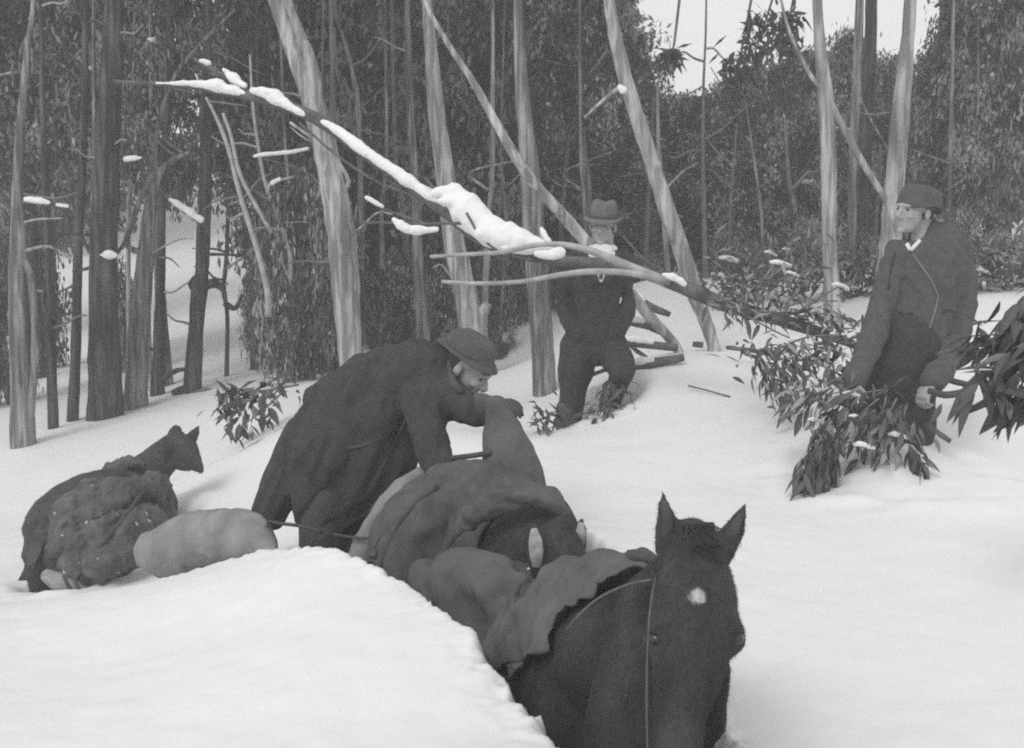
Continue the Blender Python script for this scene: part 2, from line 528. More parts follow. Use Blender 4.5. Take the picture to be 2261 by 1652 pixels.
CROWN = {
    'gum': [crown_mesh('gum_crown', 6500, 60, 0.10, 0.042, 0.3, 20 + i, 0.12, pale=0.008) for i in range(3)],
    'bush': [crown_mesh('bush_crown', 6500, 65, 0.085, 0.048, 0.0, 40 + i, 0.12, pale=0.008) for i in range(3)],
    'cone': [crown_mesh('cone_crown', 6500, 80, 0.09, 0.042, 0.3, 60 + i, 0.12, 'cone', pale=0.006) for i in range(3)],
}
for k in CROWN:
    for i, me in enumerate(CROWN[k]):
        me.materials.append(MATS[['foliage', 'dark_foliage', 'grey_foliage'][i]])
        for m_ in ('snowy_foliage', 'darkest_foliage', 'silver_foliage'): me.materials.append(MATS[m_])
def add_crown(parent, kind, center, rx, ry, h, i=None, name='crown'):
    me = CROWN[kind][random.randrange(3) if i is None else i]
    o = bpy.data.objects.new(name, me)
    C.objects.link(o)
    o.parent = parent
    o.location = Vector(center) - parent.location
    o.scale = (rx, ry, h)
    o.rotation_euler = (0, 0, random.uniform(0, 6.28))
    return o

def path_tube(pts, seg=10, wob=0.15, n=4, k=1.0):
    bm = bmesh.new()
    tube(bm, px([(u, v, d, wd * 0.5) for u, v, wd, d in pts], k, n), seg, wob=wob)
    return bm_mesh(bm, 'wood')

def trunk_tree(name, label, cat, pts, bark, d=None, branches=(), crown=None, snow=(), group=None, twigs=0):
    """pts from the base up: (u, v, width) at depth d; branches likewise; crown: (kind, u, v0, v1, rpx)"""
    full = [(u, v, wd, d) for u, v, wd in pts]
    u0, v0, w0 = pts[0]
    b = P(u0, v0, d)
    b.z = gz(b.x, b.y) if abs(gz(b.x, b.y) - b.z) < 0.6 else b.z
    root = thing(name, label, cat, b, group)
    u1 = pts[1][0]
    foot = (u0 + (u0 - u1) * 0.1, v0 + 60, w0 * 1.15, d)
    link('trunk', path_tube([foot] + full, 12), bark, root)
    for br in branches:
        bd = br[0][3] if len(br[0]) > 3 else d
        link('branch', path_tube([(q[0], q[1], q[2], q[3] if len(q) > 3 else d - 0.02) for q in br], 8), bark, root)
    if d > 10 and len(pts) > 4:
        for k in range(twigs or 4):
            i = LR.randrange(1, len(pts) - 1); f = LR.random()
            u = pts[i][0] * (1 - f) + pts[i + 1][0] * f; v = pts[i][1] * (1 - f) + pts[i + 1][1] * f
            if v < 0 or v > 800: continue
            sx = LR.choice((-1, 1)); L = LR.uniform(40, 130); up = LR.uniform(-1.0, .5)
            link('branch', path_tube([(u, v, 6, d), (u + sx * L * .35, v + up * L * .25 + LR.uniform(-6, 6), 5, d - .05), (u + sx * L * .7, v + up * L * .62 + LR.uniform(-8, 8), 4, d - .12), (u + sx * L, v + up * L * .8 + LR.uniform(-14, 14), 2, d - .2)], 6, .1), LR.choice([bark, 'twig_bark', 'pale_twig_bark']), root)
    for cr in (crown or ()):
        kind, u, va, vb, rp = cr[:5]
        p0, p1 = P(u, vb, d), P(u, va, d)
        add_crown(root, kind, p0, rp * MPP(p0), rp * MPP(p0), p1.z - p0.z, cr[5] if len(cr) > 5 else None)
    for s in snow:
        link('snow_cap', lump(s, 0.7), 'snow_clump', root)
    return root

LR = random.Random(21)
def lump(pts, k=0.8, seed=0, amp=0.25, vox=None):
    """ragged piece of fallen snow along (u,v,d,r) points"""
    bm = bmesh.new()
    rings = px(pts, k, 5) if len(pts) > 1 else px([pts[0], (pts[0][0] + 2, pts[0][1], pts[0][2], pts[0][3])], k, 2)
    rm = sum(r[3] for r in rings) / len(rings)
    ph = LR.uniform(0, 50)
    md = [.88 + .26 * mn.noise((ph + q * .45, 1.7, 3.1)) for q in range(len(rings))]
    tube(bm, rounded([(x, y, z + (q - .9) * ra * .5, ra * q * 1.05, rb * q) for (x, y, z, ra, rb), q in zip(rings, md)]), 14)
    for x, y, z, ra, rb in rings[2::5]:
        f = LR.uniform(.35, .6)
        ellipsoid(bm, (x + LR.gauss(0, .4) * ra, y + LR.gauss(0, .3) * rb, z + LR.uniform(.1, .45) * ra), (ra * f * LR.uniform(1.4, 2.4), rb * f, ra * f * .7), None, 10, 7)
    return remesh(bm, 'snow', max(rm * .17, .006), 4, [(rm * .20, (.4 / rm, .4 / rm, .4 / rm), False), (rm * .09, (1.5 / rm,) * 3, False)])

# ------------------------------------------------------------------ forest behind
TOP = -260
def sapling(u, d, vtop, vbot, rp, kind='gum', mi=None, zone=0, lean=0, base=None, cat='tree', cuts=1):
    labels = {0: ('evergreen_tree', 'dense dark evergreen tree filling the shaded wood behind the dark trunks', 'evergreens in the shaded wood'),
              1: ('evergreen_tree', 'leafy evergreen tree in the thick forest behind the standing man', 'evergreens behind the standing man'),
              2: ('evergreen_tree', 'dark evergreen tree at the forest edge under the pale sky', 'evergreens under the pale sky'),
              3: ('understorey_shrub', 'low evergreen shrub growing under the trees beyond the snow', 'shrubs under the trees')}
    nm, lb, gr = labels[zone]
    p0, p1 = P(u, vbot, d), P(u, vtop, d)
    gzz = gz(p0.x, p0.y)
    root = thing(nm, lb, 'shrub' if zone == 3 else 'tree', (p0.x, p0.y, gzz), gr)
    rad = rp * MPP(p0)
    bm = bmesh.new()
    hh = p1.z - gzz
    tr = []
    ph = random.uniform(0, 6)
    for k in range(7):
        f = k / 6
        tr.append((p0.x + 0.12 * math.sin(ph + f * 3) + lean * f, p0.y + 0.1 * math.cos(ph + f * 2), gzz - 0.2 + (hh * 0.92 + 0.2) * f, 0.075 * (1 - 0.8 * f) * (0.5 if zone == 3 else 1), 0.075 * (1 - 0.8 * f) * (0.5 if zone == 3 else 1)))
    tube(bm, tr, 8)
    link('trunk' if zone != 3 else 'stem', bm_mesh(bm, 'wood'), 'grey_bark' if random.random() < 0.4 else 'dark_bark', root)
    hz = (p1.z - p0.z)
    if zone != 3:
        for k in range(3):
            z0 = p0.z + hz * random.uniform(.05, .75); a = random.uniform(0, 6.28); L = random.uniform(.5, 1.25) * rad * 1.3
            q0 = Vector((p0.x + lean * .3, p0.y, z0)); dv = Vector((math.cos(a), -abs(math.sin(a)) * .8 - .3, random.uniform(.1, 1.3)))
            bm = bmesh.new()
            tube(bm, [(*(q0 + dv * (L * f) + Vector((.08 * math.sin(f * 5 + k), 0, .06 * math.cos(f * 4)))), .020 * (1 - .75 * f), .020 * (1 - .75 * f)) for f in (0, .2, .4, .6, .8, 1)], 6)
            link('branch', bm_mesh(bm, 'twig'), random.choice(['pale_twig_bark', 'twig_bark', 'grey_bark']), root)
        for k in range(1 if random.random() < .8 else 0):
            a = random.uniform(3.5, 5.9)
            q = Vector((p0.x + math.cos(a) * rad * .75, p0.y + math.sin(a) * rad * .8, p0.z + hz * random.uniform(.05, .7)))
            r0 = random.uniform(.025, .06)
            bm = bmesh.new(); ellipsoid(bm, q, (r0 * random.uniform(1, 2.2), r0 * 1.2, r0 * .7), None, 10, 7)
            for v in bm.verts: v.co += Vector((mn.noise(v.co * 14), mn.noise(v.co * 14 + Vector((5, 1, 2))), mn.noise(v.co * 14 + Vector((1, 7, 3))))) * r0 * .6
            link('snow_cap', bm_mesh(bm, 'snow'), 'snow_clump', root)
    for c in range(cuts):
        zz = p0.z + hz * c / cuts * 0.9
        add_crown(root, kind, (p0.x + lean * c / cuts, p0.y, zz), rad * random.uniform(.85, 1.1), rad * random.uniform(.85, 1.1), hz / cuts * 1.15, mi, 'crown' if zone != 3 else 'foliage')
    return root
# the shaded wood: crowns start high so the snow slope shows below them
for u, d, vt, vb, rp in [(-60, 15, TOP, 420, 170), (90, 16, TOP, 430, 170), (230, 15, TOP, 470, 160), (370, 13.4, TOP, 450, 130), (590, 15.5, TOP, 440, 150),
                         (0, 21, TOP, 520, 160), (130, 22, TOP, 540, 140)]:
    sapling(u, d, vt, vb, rp, random.choice(['gum', 'bush']), random.choice([0, 1]), 0, cuts=3)
for u, d, vt, vb, rp in [(20, 13.5, 560, 900, 60), (265, 15, 640, 900, 45), (-80, 13, 560, 930, 70), (70, 17, 520, 860, 90)]:
    sapling(u, d, vt, vb, rp, 'bush', 1, 3)
for u, d, vt, vb, rp in [(640, 14.5, TOP, 640, 150), (760, 16, TOP, 660, 160), (880, 14.8, TOP, 700, 150), (1000, 17, TOP, 660, 160), (1110, 15, TOP, 690, 150), (1230, 16.5, TOP, 640, 150),
                         (1330, 15, 330, 620, 130), (1400, 17.5, 200, 600, 130), (700, 21, TOP, 600, 170), (830, 22, TOP, 600, 170), (960, 21, TOP, 600, 170), (1090, 22, TOP, 590, 170), (1210, 21, TOP, 580, 160), (1320, 22, 20, 580, 130)]:
    sapling(u, d, vt, vb, rp, random.choice(['gum', 'bush', 'gum']), None, 1, cuts=3)
for u, d, vt, vb, rp in [(1300, 13.2, -130, 300, 135)]:
    sapling(u, d, vt, vb, rp, 'bush', 1, 1, cuts=2)
for u, d, vt, vb, rp in [(1490, 18, 215, 590, 90), (1570, 16.5, 200, 600, 95), (1660, 15.5, 150, 600, 100), (1745, 17, 115, 590, 95), (1860, 16, 70, 590, 75), (1960, 17, 135, 580, 80),
                         (2110, 14, -160, 470, 95), (2210, 13, -200, 475, 110), (2310, 14, -200, 480, 120), (2160, 19, -150, 480, 140), (1530, 22, 215, 560, 120), (1680, 23, 180, 560, 130), (1820, 22, 120, 560, 120), (1950, 23, 130, 560, 120)]:
    sapling(u, d, vt, vb, rp, random.choice(['gum', 'bush', 'cone']), None, 2, cuts=3)
# understorey beside and behind the bending man
for u, d, vt, vb, rp in [(660, 11.2, 490, 850, 100), (730, 12.2, 520, 830, 90), (575, 13.5, 600, 830, 38), (880, 13, 620, 830, 90), (980, 12.5, 640, 820, 70), (1090, 14, 600, 800, 80),
                         (1100, 12.5, 720, 800, 40)]:
    sapling(u, d, vt, vb, rp, 'bush', random.choice([0, 2]), 3)
for u, d, vt, vb, rp in [(1620, 13.5, 520, 625, 70), (1730, 12.5, 500, 640, 80), (1830, 14, 500, 620, 70), (2150, 12.5, 480, 620, 80), (2290, 11.5, 480, 640, 60), (1900, 13, 540, 640, 60)]:
    sapling(u, d, vt, vb, rp, 'gum', 2, 3)
# the wood beyond, one mass
r_ = np.random.default_rng(5)
n_ = 60000
ang = r_.uniform(-0.62, 0.62, n_); dist = r_.uniform(29, 40, n_)
xx = np.tan(ang) * dist; yy = dist
uu = xx / yy
top = np.where(uu > 0.1, 2.2, 8.5) + vnoise(xx, yy, 0.25, 9) * 1.0
top = np.where(uu > 0.36, 8.5, top)
g0 = ground(xx, yy)
zz = g0 + r_.uniform(0, 1, n_) ** 0.8 * np.maximum(top - g0 + CAMZ, 1.5)
keep = (uu < -0.335) | (uu > -0.21)      # an opening in the wood above the bright snow gap
v_, f_ = leaf_quads(np.column_stack([xx, yy, zz])[keep], 0.5, 0.24, 0.2, r_)
fw = link('far_wood', np_mesh('far_wood', v_, f_), 'foliage')
tag(fw, 'far dark wood closing the view behind the forest trees', 'wood', kind='stuff')

# ------------------------------------------------------------------ trunks one can tell apart
def topcrown(u, rp=240): return [('gum', u, TOP - 500, TOP, rp)]
trunk_tree('gum_tree', 'grey trunk with peeling bark at the outer edge of the shaded wood', 'tree', [(52, 985, 56), (46, 800, 46), (40, 600, 40), (42, 350, 24), (56, 150, 14), (72, 20, 10), (82, -120, 8)], 'grey_bark', 10.5,
           [[(62, 960, 20), (78, 760, 18), (70, 620, 18), (50, 570, 16)], [(45, 445, 8), (90, 448, 8), (160, 462, 5)], [(40, 160, 7), (20, 162, 6), (-10, 168, 4)], [(48, 555, 7), (110, 545, 7), (165, 580, 4)]], topcrown(80),
           snow=[[(55, 440, 10.42, 6), (85, 442, 10.42, 8), (110, 448, 10.42, 4)], [(125, 452, 10.42, 4), (150, 455, 10.42, 5)]])
trunk_tree('slender_tree', 'thin dark trunk next to the grey peeling trunk', 'tree', [(118, 950, 24), (112, 750, 20), (108, 560, 18), (96, 300, 14), (90, 0, 11), (88, -150, 9)], 'dark_bark', 11.2, [[(110, 600, 8), (95, 660, 9), (110, 700, 8), (160, 690, 5)]], topcrown(90, 150))
trunk_tree('slender_tree', 'thin dark trunk with a snow dusted strip, beside the broad black trunk', 'tree', [(160, 935, 26), (168, 760, 22), (172, 560, 20), (185, 300, 16), (190, 0, 12), (190, -150, 10)], 'dark_bark', 11.6, [[(175, 520, 10), (205, 560, 9), (235, 570, 8), (270, 545, 9), (300, 480, 10)]], topcrown(190, 150),
           snow=[[(220, 562, 11.4, 6), (238, 562, 11.4, 12), (256, 564, 11.4, 6)]])
trunk_tree('broad_tree', 'broadest black trunk in the shaded wood', 'tree', [(232, 905, 78), (230, 750, 66), (228, 560, 58), (236, 350, 54), (246, 150, 46), (252, 0, 40), (255, -150, 36)], 'dark_bark', 11.5,
           [[(262, 380, 8), (275, 355, 9), (330, 345, 6)], [(240, 560, 9), (200, 590, 8), (160, 600, 5)]], topcrown(255, 200), snow=[[(276, 352, 11.3, 6), (292, 350, 11.3, 7), (312, 348, 11.3, 3)]])
trunk_tree('gum_tree', 'grey forked trunk standing behind the pony, bark lighter above', 'tree', [(300, 892, 54), (305, 760, 46), (318, 600, 40), (330, 470, 28), (345, 400, 20), (372, 360, 14), (420, 335, 8)], 'grey_bark', 11.9,
           [[(322, 560, 16), (280, 540, 13), (298, 470, 13), (330, 400, 12), (350, 370, 9)], [(358, 425, 9), (395, 455, 12), (440, 488, 13)], [(345, 400, 12), (345, 300, 10), (380, 180, 8), (430, 110, 7), (520, 20, 6)]], topcrown(420, 160),
           snow=[[(375, 440, 11.78, 5), (400, 455, 11.78, 8), (430, 476, 11.78, 9), (446, 486, 11.78, 8)]])
trunk_tree('slender_tree', 'dark bushy stem between the forked trunk and the black straight trunk', 'tree', [(348, 890, 34), (351, 740, 24), (355, 600, 20), (360, 420, 15), (370, 200, 14), (372, 0, 11), (372, -150, 8)], 'dark_bark', 12.6, [[(350, 780, 8), (330, 770, 7), (300, 775, 5)], [(352, 840, 16), (385, 820, 12), (410, 815, 8)]], topcrown(372, 150))
trunk_tree('straight_tree', 'black straight trunk with a burl, standing against the bright snow gap', 'tree', [(424, 868, 42), (432, 740, 34), (440, 640, 36), (446, 600, 30), (450, 500, 30), (455, 300, 26), (458, 100, 22), (460, -120, 18)], 'dark_bark', 12.2,
           [[(440, 640, 18), (470, 625, 22), (492, 640, 12), (500, 670, 6)], [(438, 650, 14), (420, 630, 10), (428, 610, 5)], [(425, 860, 26), (400, 862, 20), (380, 868, 12)], [(455, 562, 7), (490, 562, 7), (555, 565, 5)]], topcrown(460, 200))
trunk_tree('slender_tree', 'thin dark stem crossing the bright snow gap', 'tree', [(500, 850, 10), (502, 700, 9), (494, 640, 10), (500, 560, 9), (505, 400, 8), (508, 100, 6)], 'dark_bark', 13.2, [[(495, 670, 14), (520, 680, 12), (535, 650, 6)]], topcrown(508, 120))
trunk_tree('twin_sapling', 'pale twin stem sapling curving up under the snowy fallen log', 'tree', [(590, 640, 14), (566, 545, 12), (530, 430, 11), (505, 330, 10), (480, 265, 8), (455, 215, 6)], 'pale_twig_bark', 10.8,
           [[(600, 515, 9), (560, 445, 9), (528, 380, 9), (510, 300, 8), (492, 250, 7)]])
trunk_tree('sapling', 'pale single sapling leaning beside the twin stem sapling', 'tree', [(640, 560, 10), (622, 500, 9), (598, 440, 9), (580, 380, 8), (560, 250, 7), (552, 120, 5)], 'pale_twig_bark', 11,
           [[(590, 430, 7), (600, 405, 8), (650, 390, 5)], [(575, 345, 6), (620, 338, 8), (685, 328, 6)]], snow=[[(600, 405, 10.9, 6), (618, 395, 10.9, 5)], [(560, 345, 10.9, 4), (590, 340, 10.9, 5), (640, 336, 10.9, 5), (680, 328, 10.9, 4)]])
trunk_tree('forked_gum_tree', 'pale gum trunk forking into two stems above the snowy fallen log', 'tree', [(775, 830, 50), (768, 700, 56), (758, 560, 62), (738, 420, 58), (715, 320, 54), (696, 240, 52), (668, 160, 44), (630, 60, 38), (590, -60, 34)], 'pale_bark', 10.6,
           [[(697, 245, 34), (694, 180, 36), (680, 120, 28), (655, 60, 24), (620, -40, 20)], [(738, 430, 12), (770, 400, 10), (720, 330, 9), (640, 270, 6)]], topcrown(590, 320))
trunk_tree('slender_tree', 'thin grey trunk to the side of the forked pale gum', 'tree', [(800, 700, 14), (796, 420, 13), (792, 250, 13), (772, 130, 10), (745, 40, 8), (730, -80, 7)], 'grey_bark', 12.5, [[(785, 330, 8), (770, 240, 8), (745, 160, 7), (738, 60, 6)]], topcrown(730, 150))
trunk_tree('slender_tree', 'faint grey trunk just behind the forked pale gum', 'tree', [(745, 640, 14), (738, 400, 14), (735, 200, 12), (730, 0, 10), (728, -100, 8)], 'grey_bark', 13, (), topcrown(728, 150))
trunk_tree('gum_tree', 'tall grey gum trunk rising behind the snow heap on the fallen log', 'tree', [(1046, 740, 62), (1025, 640, 52), (1000, 520, 46), (985, 400, 44), (968, 280, 40), (955, 150, 32), (944, 20, 24), (936, -120, 20)], 'pale_bark', 11.2,
           [[(1046, 720, 30), (1064, 690, 30), (1080, 670, 16)]], topcrown(936, 260))
trunk_tree('broken_trunk', 'short grey trunk beside the tall grey gum, leaf hidden above', 'tree', [(935, 760, 30), (928, 650, 28), (922, 560, 24), (918, 430, 20), (905, 250, 17), (900, 60, 13), (898, -100, 10)], 'grey_bark', 12, (), topcrown(898, 180))
trunk_tree('gum_tree', 'grey gum trunk rising just behind the arm of the standing man', 'tree', [(1203, 872, 52), (1195, 720, 50), (1186, 600, 50), (1176, 470, 48), (1166, 340, 40), (1154, 220, 32), (1146, 60, 24), (1140, -120, 18)], 'grey_bark', 9.8,
           [[(1175, 470, 12), (1158, 400, 11), (1148, 300, 9)]], topcrown(1140, 240))
trunk_tree('leaning_pole', 'slim pale trunk leaning down behind the shoulder of the standing man', 'tree', [(1496, 772, 22), (1440, 705, 24), (1380, 635, 25), (1290, 530, 27), (1225, 455, 25), (1160, 380, 24), (1100, 280, 20), (1050, 190, 17), (985, 90, 12), (935, 0, 9), (880, -110, 7)], 'pale_bark', 8.6)
trunk_tree('leaning_gum_tree', 'pale gum trunk leaning over the snow slope beside the standing man', 'tree', [(1576, 775, 28), (1558, 710, 30), (1532, 640, 38), (1500, 540, 38), (1466, 440, 36), (1430, 330, 35), (1400, 240, 35), (1374, 150, 32), (1352, 50, 28), (1340, -40, 25), (1320, -150, 20)], 'pale_bark', 8.8,
           [[(1405, 250, 14), (1378, 195, 14), (1340, 215, 8), (1290, 260, 5)]], topcrown(1320, 240), snow=[[(1368, 190, 8.7, 7), (1376, 200, 8.7, 11)]])
trunk_tree('gum_tree', 'straight pale gum trunk rising out of the leafy fallen boughs', 'tree', [(1836, 650, 34), (1832, 560, 32), (1830, 420, 34), (1828, 300, 35), (1824, 220, 34), (1812, 120, 26), (1806, 20, 22), (1802, -120, 18)], 'pale_bark', 9,
           [[(1826, 215, 16), (1850, 260, 17), (1890, 335, 16), (1930, 400, 15), (1965, 460, 15), (1985, 520, 14)], [(1815, 200, 10), (1780, 150, 9), (1740, 60, 7), (1720, -20, 5)]], topcrown(1802, 220))
trunk_tree('gum_tree', 'pale gum trunk rising behind the hatted head of the man in the grey jacket', 'tree', [(1960, 600, 50), (1966, 520, 46), (1974, 420, 42), (1984, 300, 42), (1994, 200, 38), (2003, 100, 30), (2010, 0, 26), (2016, -120, 22)], 'pale_bark', 9.4, (), topcrown(2016, 220))
trunk_tree('slender_tree', 'grey trunk between the two pale gums near the sky gap', 'tree', [(1880, 560, 20), (1886, 300, 20), (1892, 170, 20), (1898, 20, 18), (1900, -100, 15)], 'grey_bark', 13, [[(1885, 200, 6), (1920, 260, 6), (1965, 340, 5)], [(1875, 150, 5), (1910, 240, 5), (1960, 330, 5)]], topcrown(1900, 130))
trunk_tree('slender_tree', 'dark trunk close beside the grey trunk near the sky gap', 'tree', [(1905, 560, 26), (1916, 250, 26), (1922, 90, 26), (1926, -60, 24)], 'dark_bark', 13.6, (), topcrown(1926, 130))
trunk_tree('slender_tree', 'thin bare sapling standing up into the pale sky', 'tree', [(1556, 560, 12), (1552, 350, 9), (1553, 200, 6), (1558, 80, 5), (1560, -40, 4)], 'twig_bark', 12.5, [[(1553, 190, 4), (1480, 230, 3)], ], ())
gr_ = random.Random(77)
for k, u in enumerate((590, 660, 720, 850, 905, 1070, 1105, 1240, 1290, 1420, 1480, 1610, 1690, 1760, 1925, 2080, 2150, 2230, 330, 285, 205)):
    dd = gr_.uniform(12.2, 14.2); ln = gr_.uniform(-50, 30); wd = gr_.uniform(8, 15); top_ = -150 if not 1400 < u < 2060 else gr_.uniform(180, 330)
    trunk_tree('thin_trunk', 'thin bare trunk rising among the leaves deep in the forest', 'tree', [(u, 690 if u > 500 else 860, wd, ), (u + ln * .3 + gr_.uniform(-8, 8), 480, wd * .85), (u + ln * .6 + gr_.uniform(-8, 8), 330 if top_ < 200 else 400, wd * .7), (u + ln, top_, wd * .45)],
               gr_.choice(['grey_bark', 'pale_bark', 'pale_twig_bark', 'twig_bark']), dd, [[(u + ln * .45, 420, wd * .5), (u + ln * .45 + gr_.choice((-1, 1)) * 40, 380, wd * .35), (u + ln * .45 + gr_.choice((-1, 1)) * 75, gr_.uniform(320, 400), wd * .2)]], (), group='thin trunks deep in the forest')
# hanging leaf sprays against the sky
def spray(u, d, va, vb, rp, label):
    p0 = P(u, vb, d); p1 = P(u, va, d)
    root = thing('hanging_spray', label, 'branch', (p0.x, p0.y, p0.z))
    m = MPP(p0)
    r = np.random.default_rng(int(u))
    n = 170
    c = np.column_stack([r.normal(0, 0.45, n) * rp * m, r.normal(0, 0.3, n) * rp * m, r.uniform(0, 1, n) * (p1.z - p0.z)])
    v, f = leaf_quads(c, 0.14, 0.034, 1.4, r)
    o = link('foliage', np_mesh('spray', v, f), 'dark_foliage')
    o.parent = root; o['kind'] = 'stuff'
    link('branch', path_tube([(u + rp * 1.2, va - 160, 7, d), (u + rp * 0.4, va - 10, 5, d), (u, (va + vb) / 2, 3.5, d), (u - rp * 0.5, vb, 2, d)], 6), 'twig_bark', root)
spray(1680, 10.5, 20, 130, 55, 'leaf spray hanging against the pale sky beside the straight pale gum')
spray(1625, 11, 110, 215, 36, 'low thin leaf spray hanging against the sky gap')
spray(1735, 10, 20, 110, 36, 'leaf spray touching the stem of the straight pale gum')
spray(1480, 12, 105, 135, 22, 'small tuft of leaves alone against the sky')

# ------------------------------------------------------------------ snow laden fallen tree
b_ = P(1560, 668, 7.2)
ft = thing('fallen_tree', 'snow laden fallen tree slanting across in front of the standing man', 'fallen tree', b_)
link('trunk', path_tube([(250, 180, 7, 8.9), (330, 184, 9, 8.85), (420, 190, 15, 8.8), (560, 214, 22, 8.6), (690, 258, 27, 8.4), (830, 352, 30, 8.15), (920, 415, 32, 8.0), (1000, 478, 34, 7.85), (1070, 528, 34, 7.7), (1160, 560, 30, 7.55), (1240, 575, 24, 7.4), (1330, 582, 24, 7.3), (1410, 598, 26, 7.2), (1500, 630, 32, 7.1), (1590, 668, 34, 7.05), (1720, 706, 30, 6.9), (1850, 748, 22, 6.8), (1920, 775, 16, 6.75)], 12), 'log_bark', ft)
for br in [[(950, 567, 8, 7.35), (1030, 562, 9, 7.32), (1110, 557, 10, 7.3), (1180, 542, 11, 7.25), (1240, 540, 13, 7.2), (1310, 556, 17, 7.15), (1390, 590, 22, 7.1), (1470, 622, 24, 7.08)],
           [(975, 622, 8, 7.3), (1060, 626, 9, 7.25), (1150, 622, 10, 7.2), (1230, 608, 12, 7.12), (1300, 600, 14, 7.08), (1390, 603, 15, 7.06), (1480, 622, 18, 7.05)],
           [(795, 492, 6, 7.7), (860, 492, 6, 7.7), (930, 495, 6, 7.65), (1000, 493, 7, 7.6), (1080, 498, 8, 7.6), (1140, 520, 9, 7.55)],
           [(660, 270, 5, 8.3), (740, 340, 6, 8.2), (830, 400, 6, 8.1), (910, 432, 6, 8), (990, 480, 7, 7.85)],
           [(790, 432, 4, 7.95), (820, 446, 5, 7.95), (870, 470, 6, 7.9), (960, 500, 6, 7.8)],
           [(430, 130, 9, 8.9), (490, 165, 12, 8.8), (550, 205, 14, 8.65)],
           [(940, 395, 6, 7.9), (980, 440, 7, 7.8), (1040, 500, 8, 7.68), (1090, 545, 9, 7.6)],
           [(1030, 470, 5, 7.55), (1060, 520, 6, 7.5), (1105, 555, 7, 7.45), (1180, 575, 8, 7.4)],
           [(1400, 560, 4, 7.1), (1440, 585, 5, 7.1), (1500, 615, 7, 7.05)],
           [(1376, 522, 4, 7.3), (1410, 560, 5, 7.2), (1450, 600, 7, 7.15)]]:
    pale = br[0][0] in (950, 975)
    link('branch', path_tube(br, 8, 0.08), 'pale_twig_bark' if pale else 'log_bark', ft)
for sn in [[(345, 184, 8.8, 4), (420, 184, 8.75, 7), (470, 188, 8.7, 14), (510, 198, 8.65, 13), (545, 208, 8.6, 5)],
           [(442, 134, 8.85, 5), (460, 140, 8.85, 8)], [(492, 152, 8.75, 4), (515, 172, 8.7, 12), (540, 190, 8.65, 8)],
           [(555, 200, 8.52, 6), (585, 205, 8.5, 14), (620, 222, 8.45, 16), (650, 240, 8.4, 10), (672, 254, 8.38, 4)],
           [(712, 268, 8.28, 6), (750, 292, 8.22, 12), (800, 330, 8.12, 14), (850, 362, 8.05, 15), (900, 398, 7.98, 14), (950, 430, 7.9, 14), (985, 448, 7.85, 12)],
           [(960, 428, 7.75, 12), (995, 425, 7.72, 22), (1015, 448, 7.7, 34), (1045, 478, 7.65, 40), (1085, 508, 7.55, 38), (1130, 528, 7.45, 34), (1175, 542, 7.4, 26), (1215, 548, 7.33, 15)],
           [(1060, 515, 7.5, 16), (1095, 525, 7.48, 20), (1120, 545, 7.4, 14)],
           [(1185, 560, 7.12, 8), (1215, 562, 7.12, 14), (1238, 558, 7.12, 13)],
           [(868, 484, 7.55, 6), (890, 500, 7.55, 13), (920, 508, 7.55, 12), (965, 506, 7.55, 6)],
           [(808, 436, 7.9, 5), (830, 448, 7.9, 6), (845, 456, 7.9, 4)],
           [(1195, 505, 7.6, 5), (1205, 525, 7.55, 9), (1215, 540, 7.5, 6)],
           [(1465, 606, 6.98, 5), (1490, 614, 6.98, 9), (1512, 628, 6.98, 6)]]:
    link('snow_cap', lump(sn, 0.9, amp=0.3), 'snow_clump', ft)

# logs and sticks lying behind the standing man
def log(name, label, pts, m='log_bark', snowy=None):
    u, v, wd, d = pts[len(pts) // 2]
    o = link(name, path_tube(pts, 9, 0.2), m, None, P(u, v, d))
    tag(o, label, name.replace('_', ' '))
for nm, lb, pts in (('log', 'dark log highest of those lying on the snow beside the standing man', [(1372, 708, 22, 8.75), (1420, 716, 20, 8.75), (1468, 738, 12, 8.7)]),
                    ('log', 'dark log meeting the foot of the slim leaning trunk', [(1385, 755, 20, 8.5), (1440, 762, 19, 8.5), (1496, 768, 17, 8.5)]),
                    ('log', 'crooked dark log lowest of those behind the knee of the standing man', [(1350, 832, 20, 8.0), (1395, 812, 24, 8.0), (1440, 802, 22, 8.0), (1510, 790, 18, 8.0)]),
                    ('log', 'dark log sloping on the snow under the fallen tree', [(1365, 640, 24, 9.0), (1420, 672, 22, 8.95), (1480, 695, 12, 8.9)]),
                    ('log', 'forked dark branch lying between two logs beside the standing man', [(1372, 735, 12, 8.6), (1400, 770, 11, 8.55), (1428, 790, 8, 8.5)])):
    log(nm, lb, pts)
    sn = [(u, v - wd * .4, d - .02, wd * .42) for u, v, wd, d in pts]
    tag(link('snow_cap', lump(sn[:2] if len(sn) < 4 else sn[1:3], .8), 'snow_clump', None, P(*sn[0][:3])), 'strip of snow lying on the ' + lb.split(' lying')[0].split(' of those')[0].replace('dark ', ''), 'snow')
log('stick', 'short stick on the snow between the legs of the standing man', [(1300, 830, 10, 8.0), (1342, 815, 9, 8.0)])
log('stick', 'dark stick poking from the snow slope near the leaning gum', [(1605, 768, 9, 8.3), (1660, 774, 10, 8.1), (1730, 786, 12, 7.2)])
log('stick', 'small stub of wood at the foot of the leaning gum', [(1530, 760, 12, 8.85), (1552, 762, 14, 8.85)])
log('stick', 'short dark stick leaning in the snow beside the man in the grey jacket', [(2042, 935, 13, 5.9), (2070, 955, 13, 5.85), (2098, 975, 11, 5.8)])
log('twig', 'thin twig lying on the open snow slope', [(1520, 852, 4, 7.45), (1560, 862, 4, 7.35), (1612, 876, 4, 7.25)])

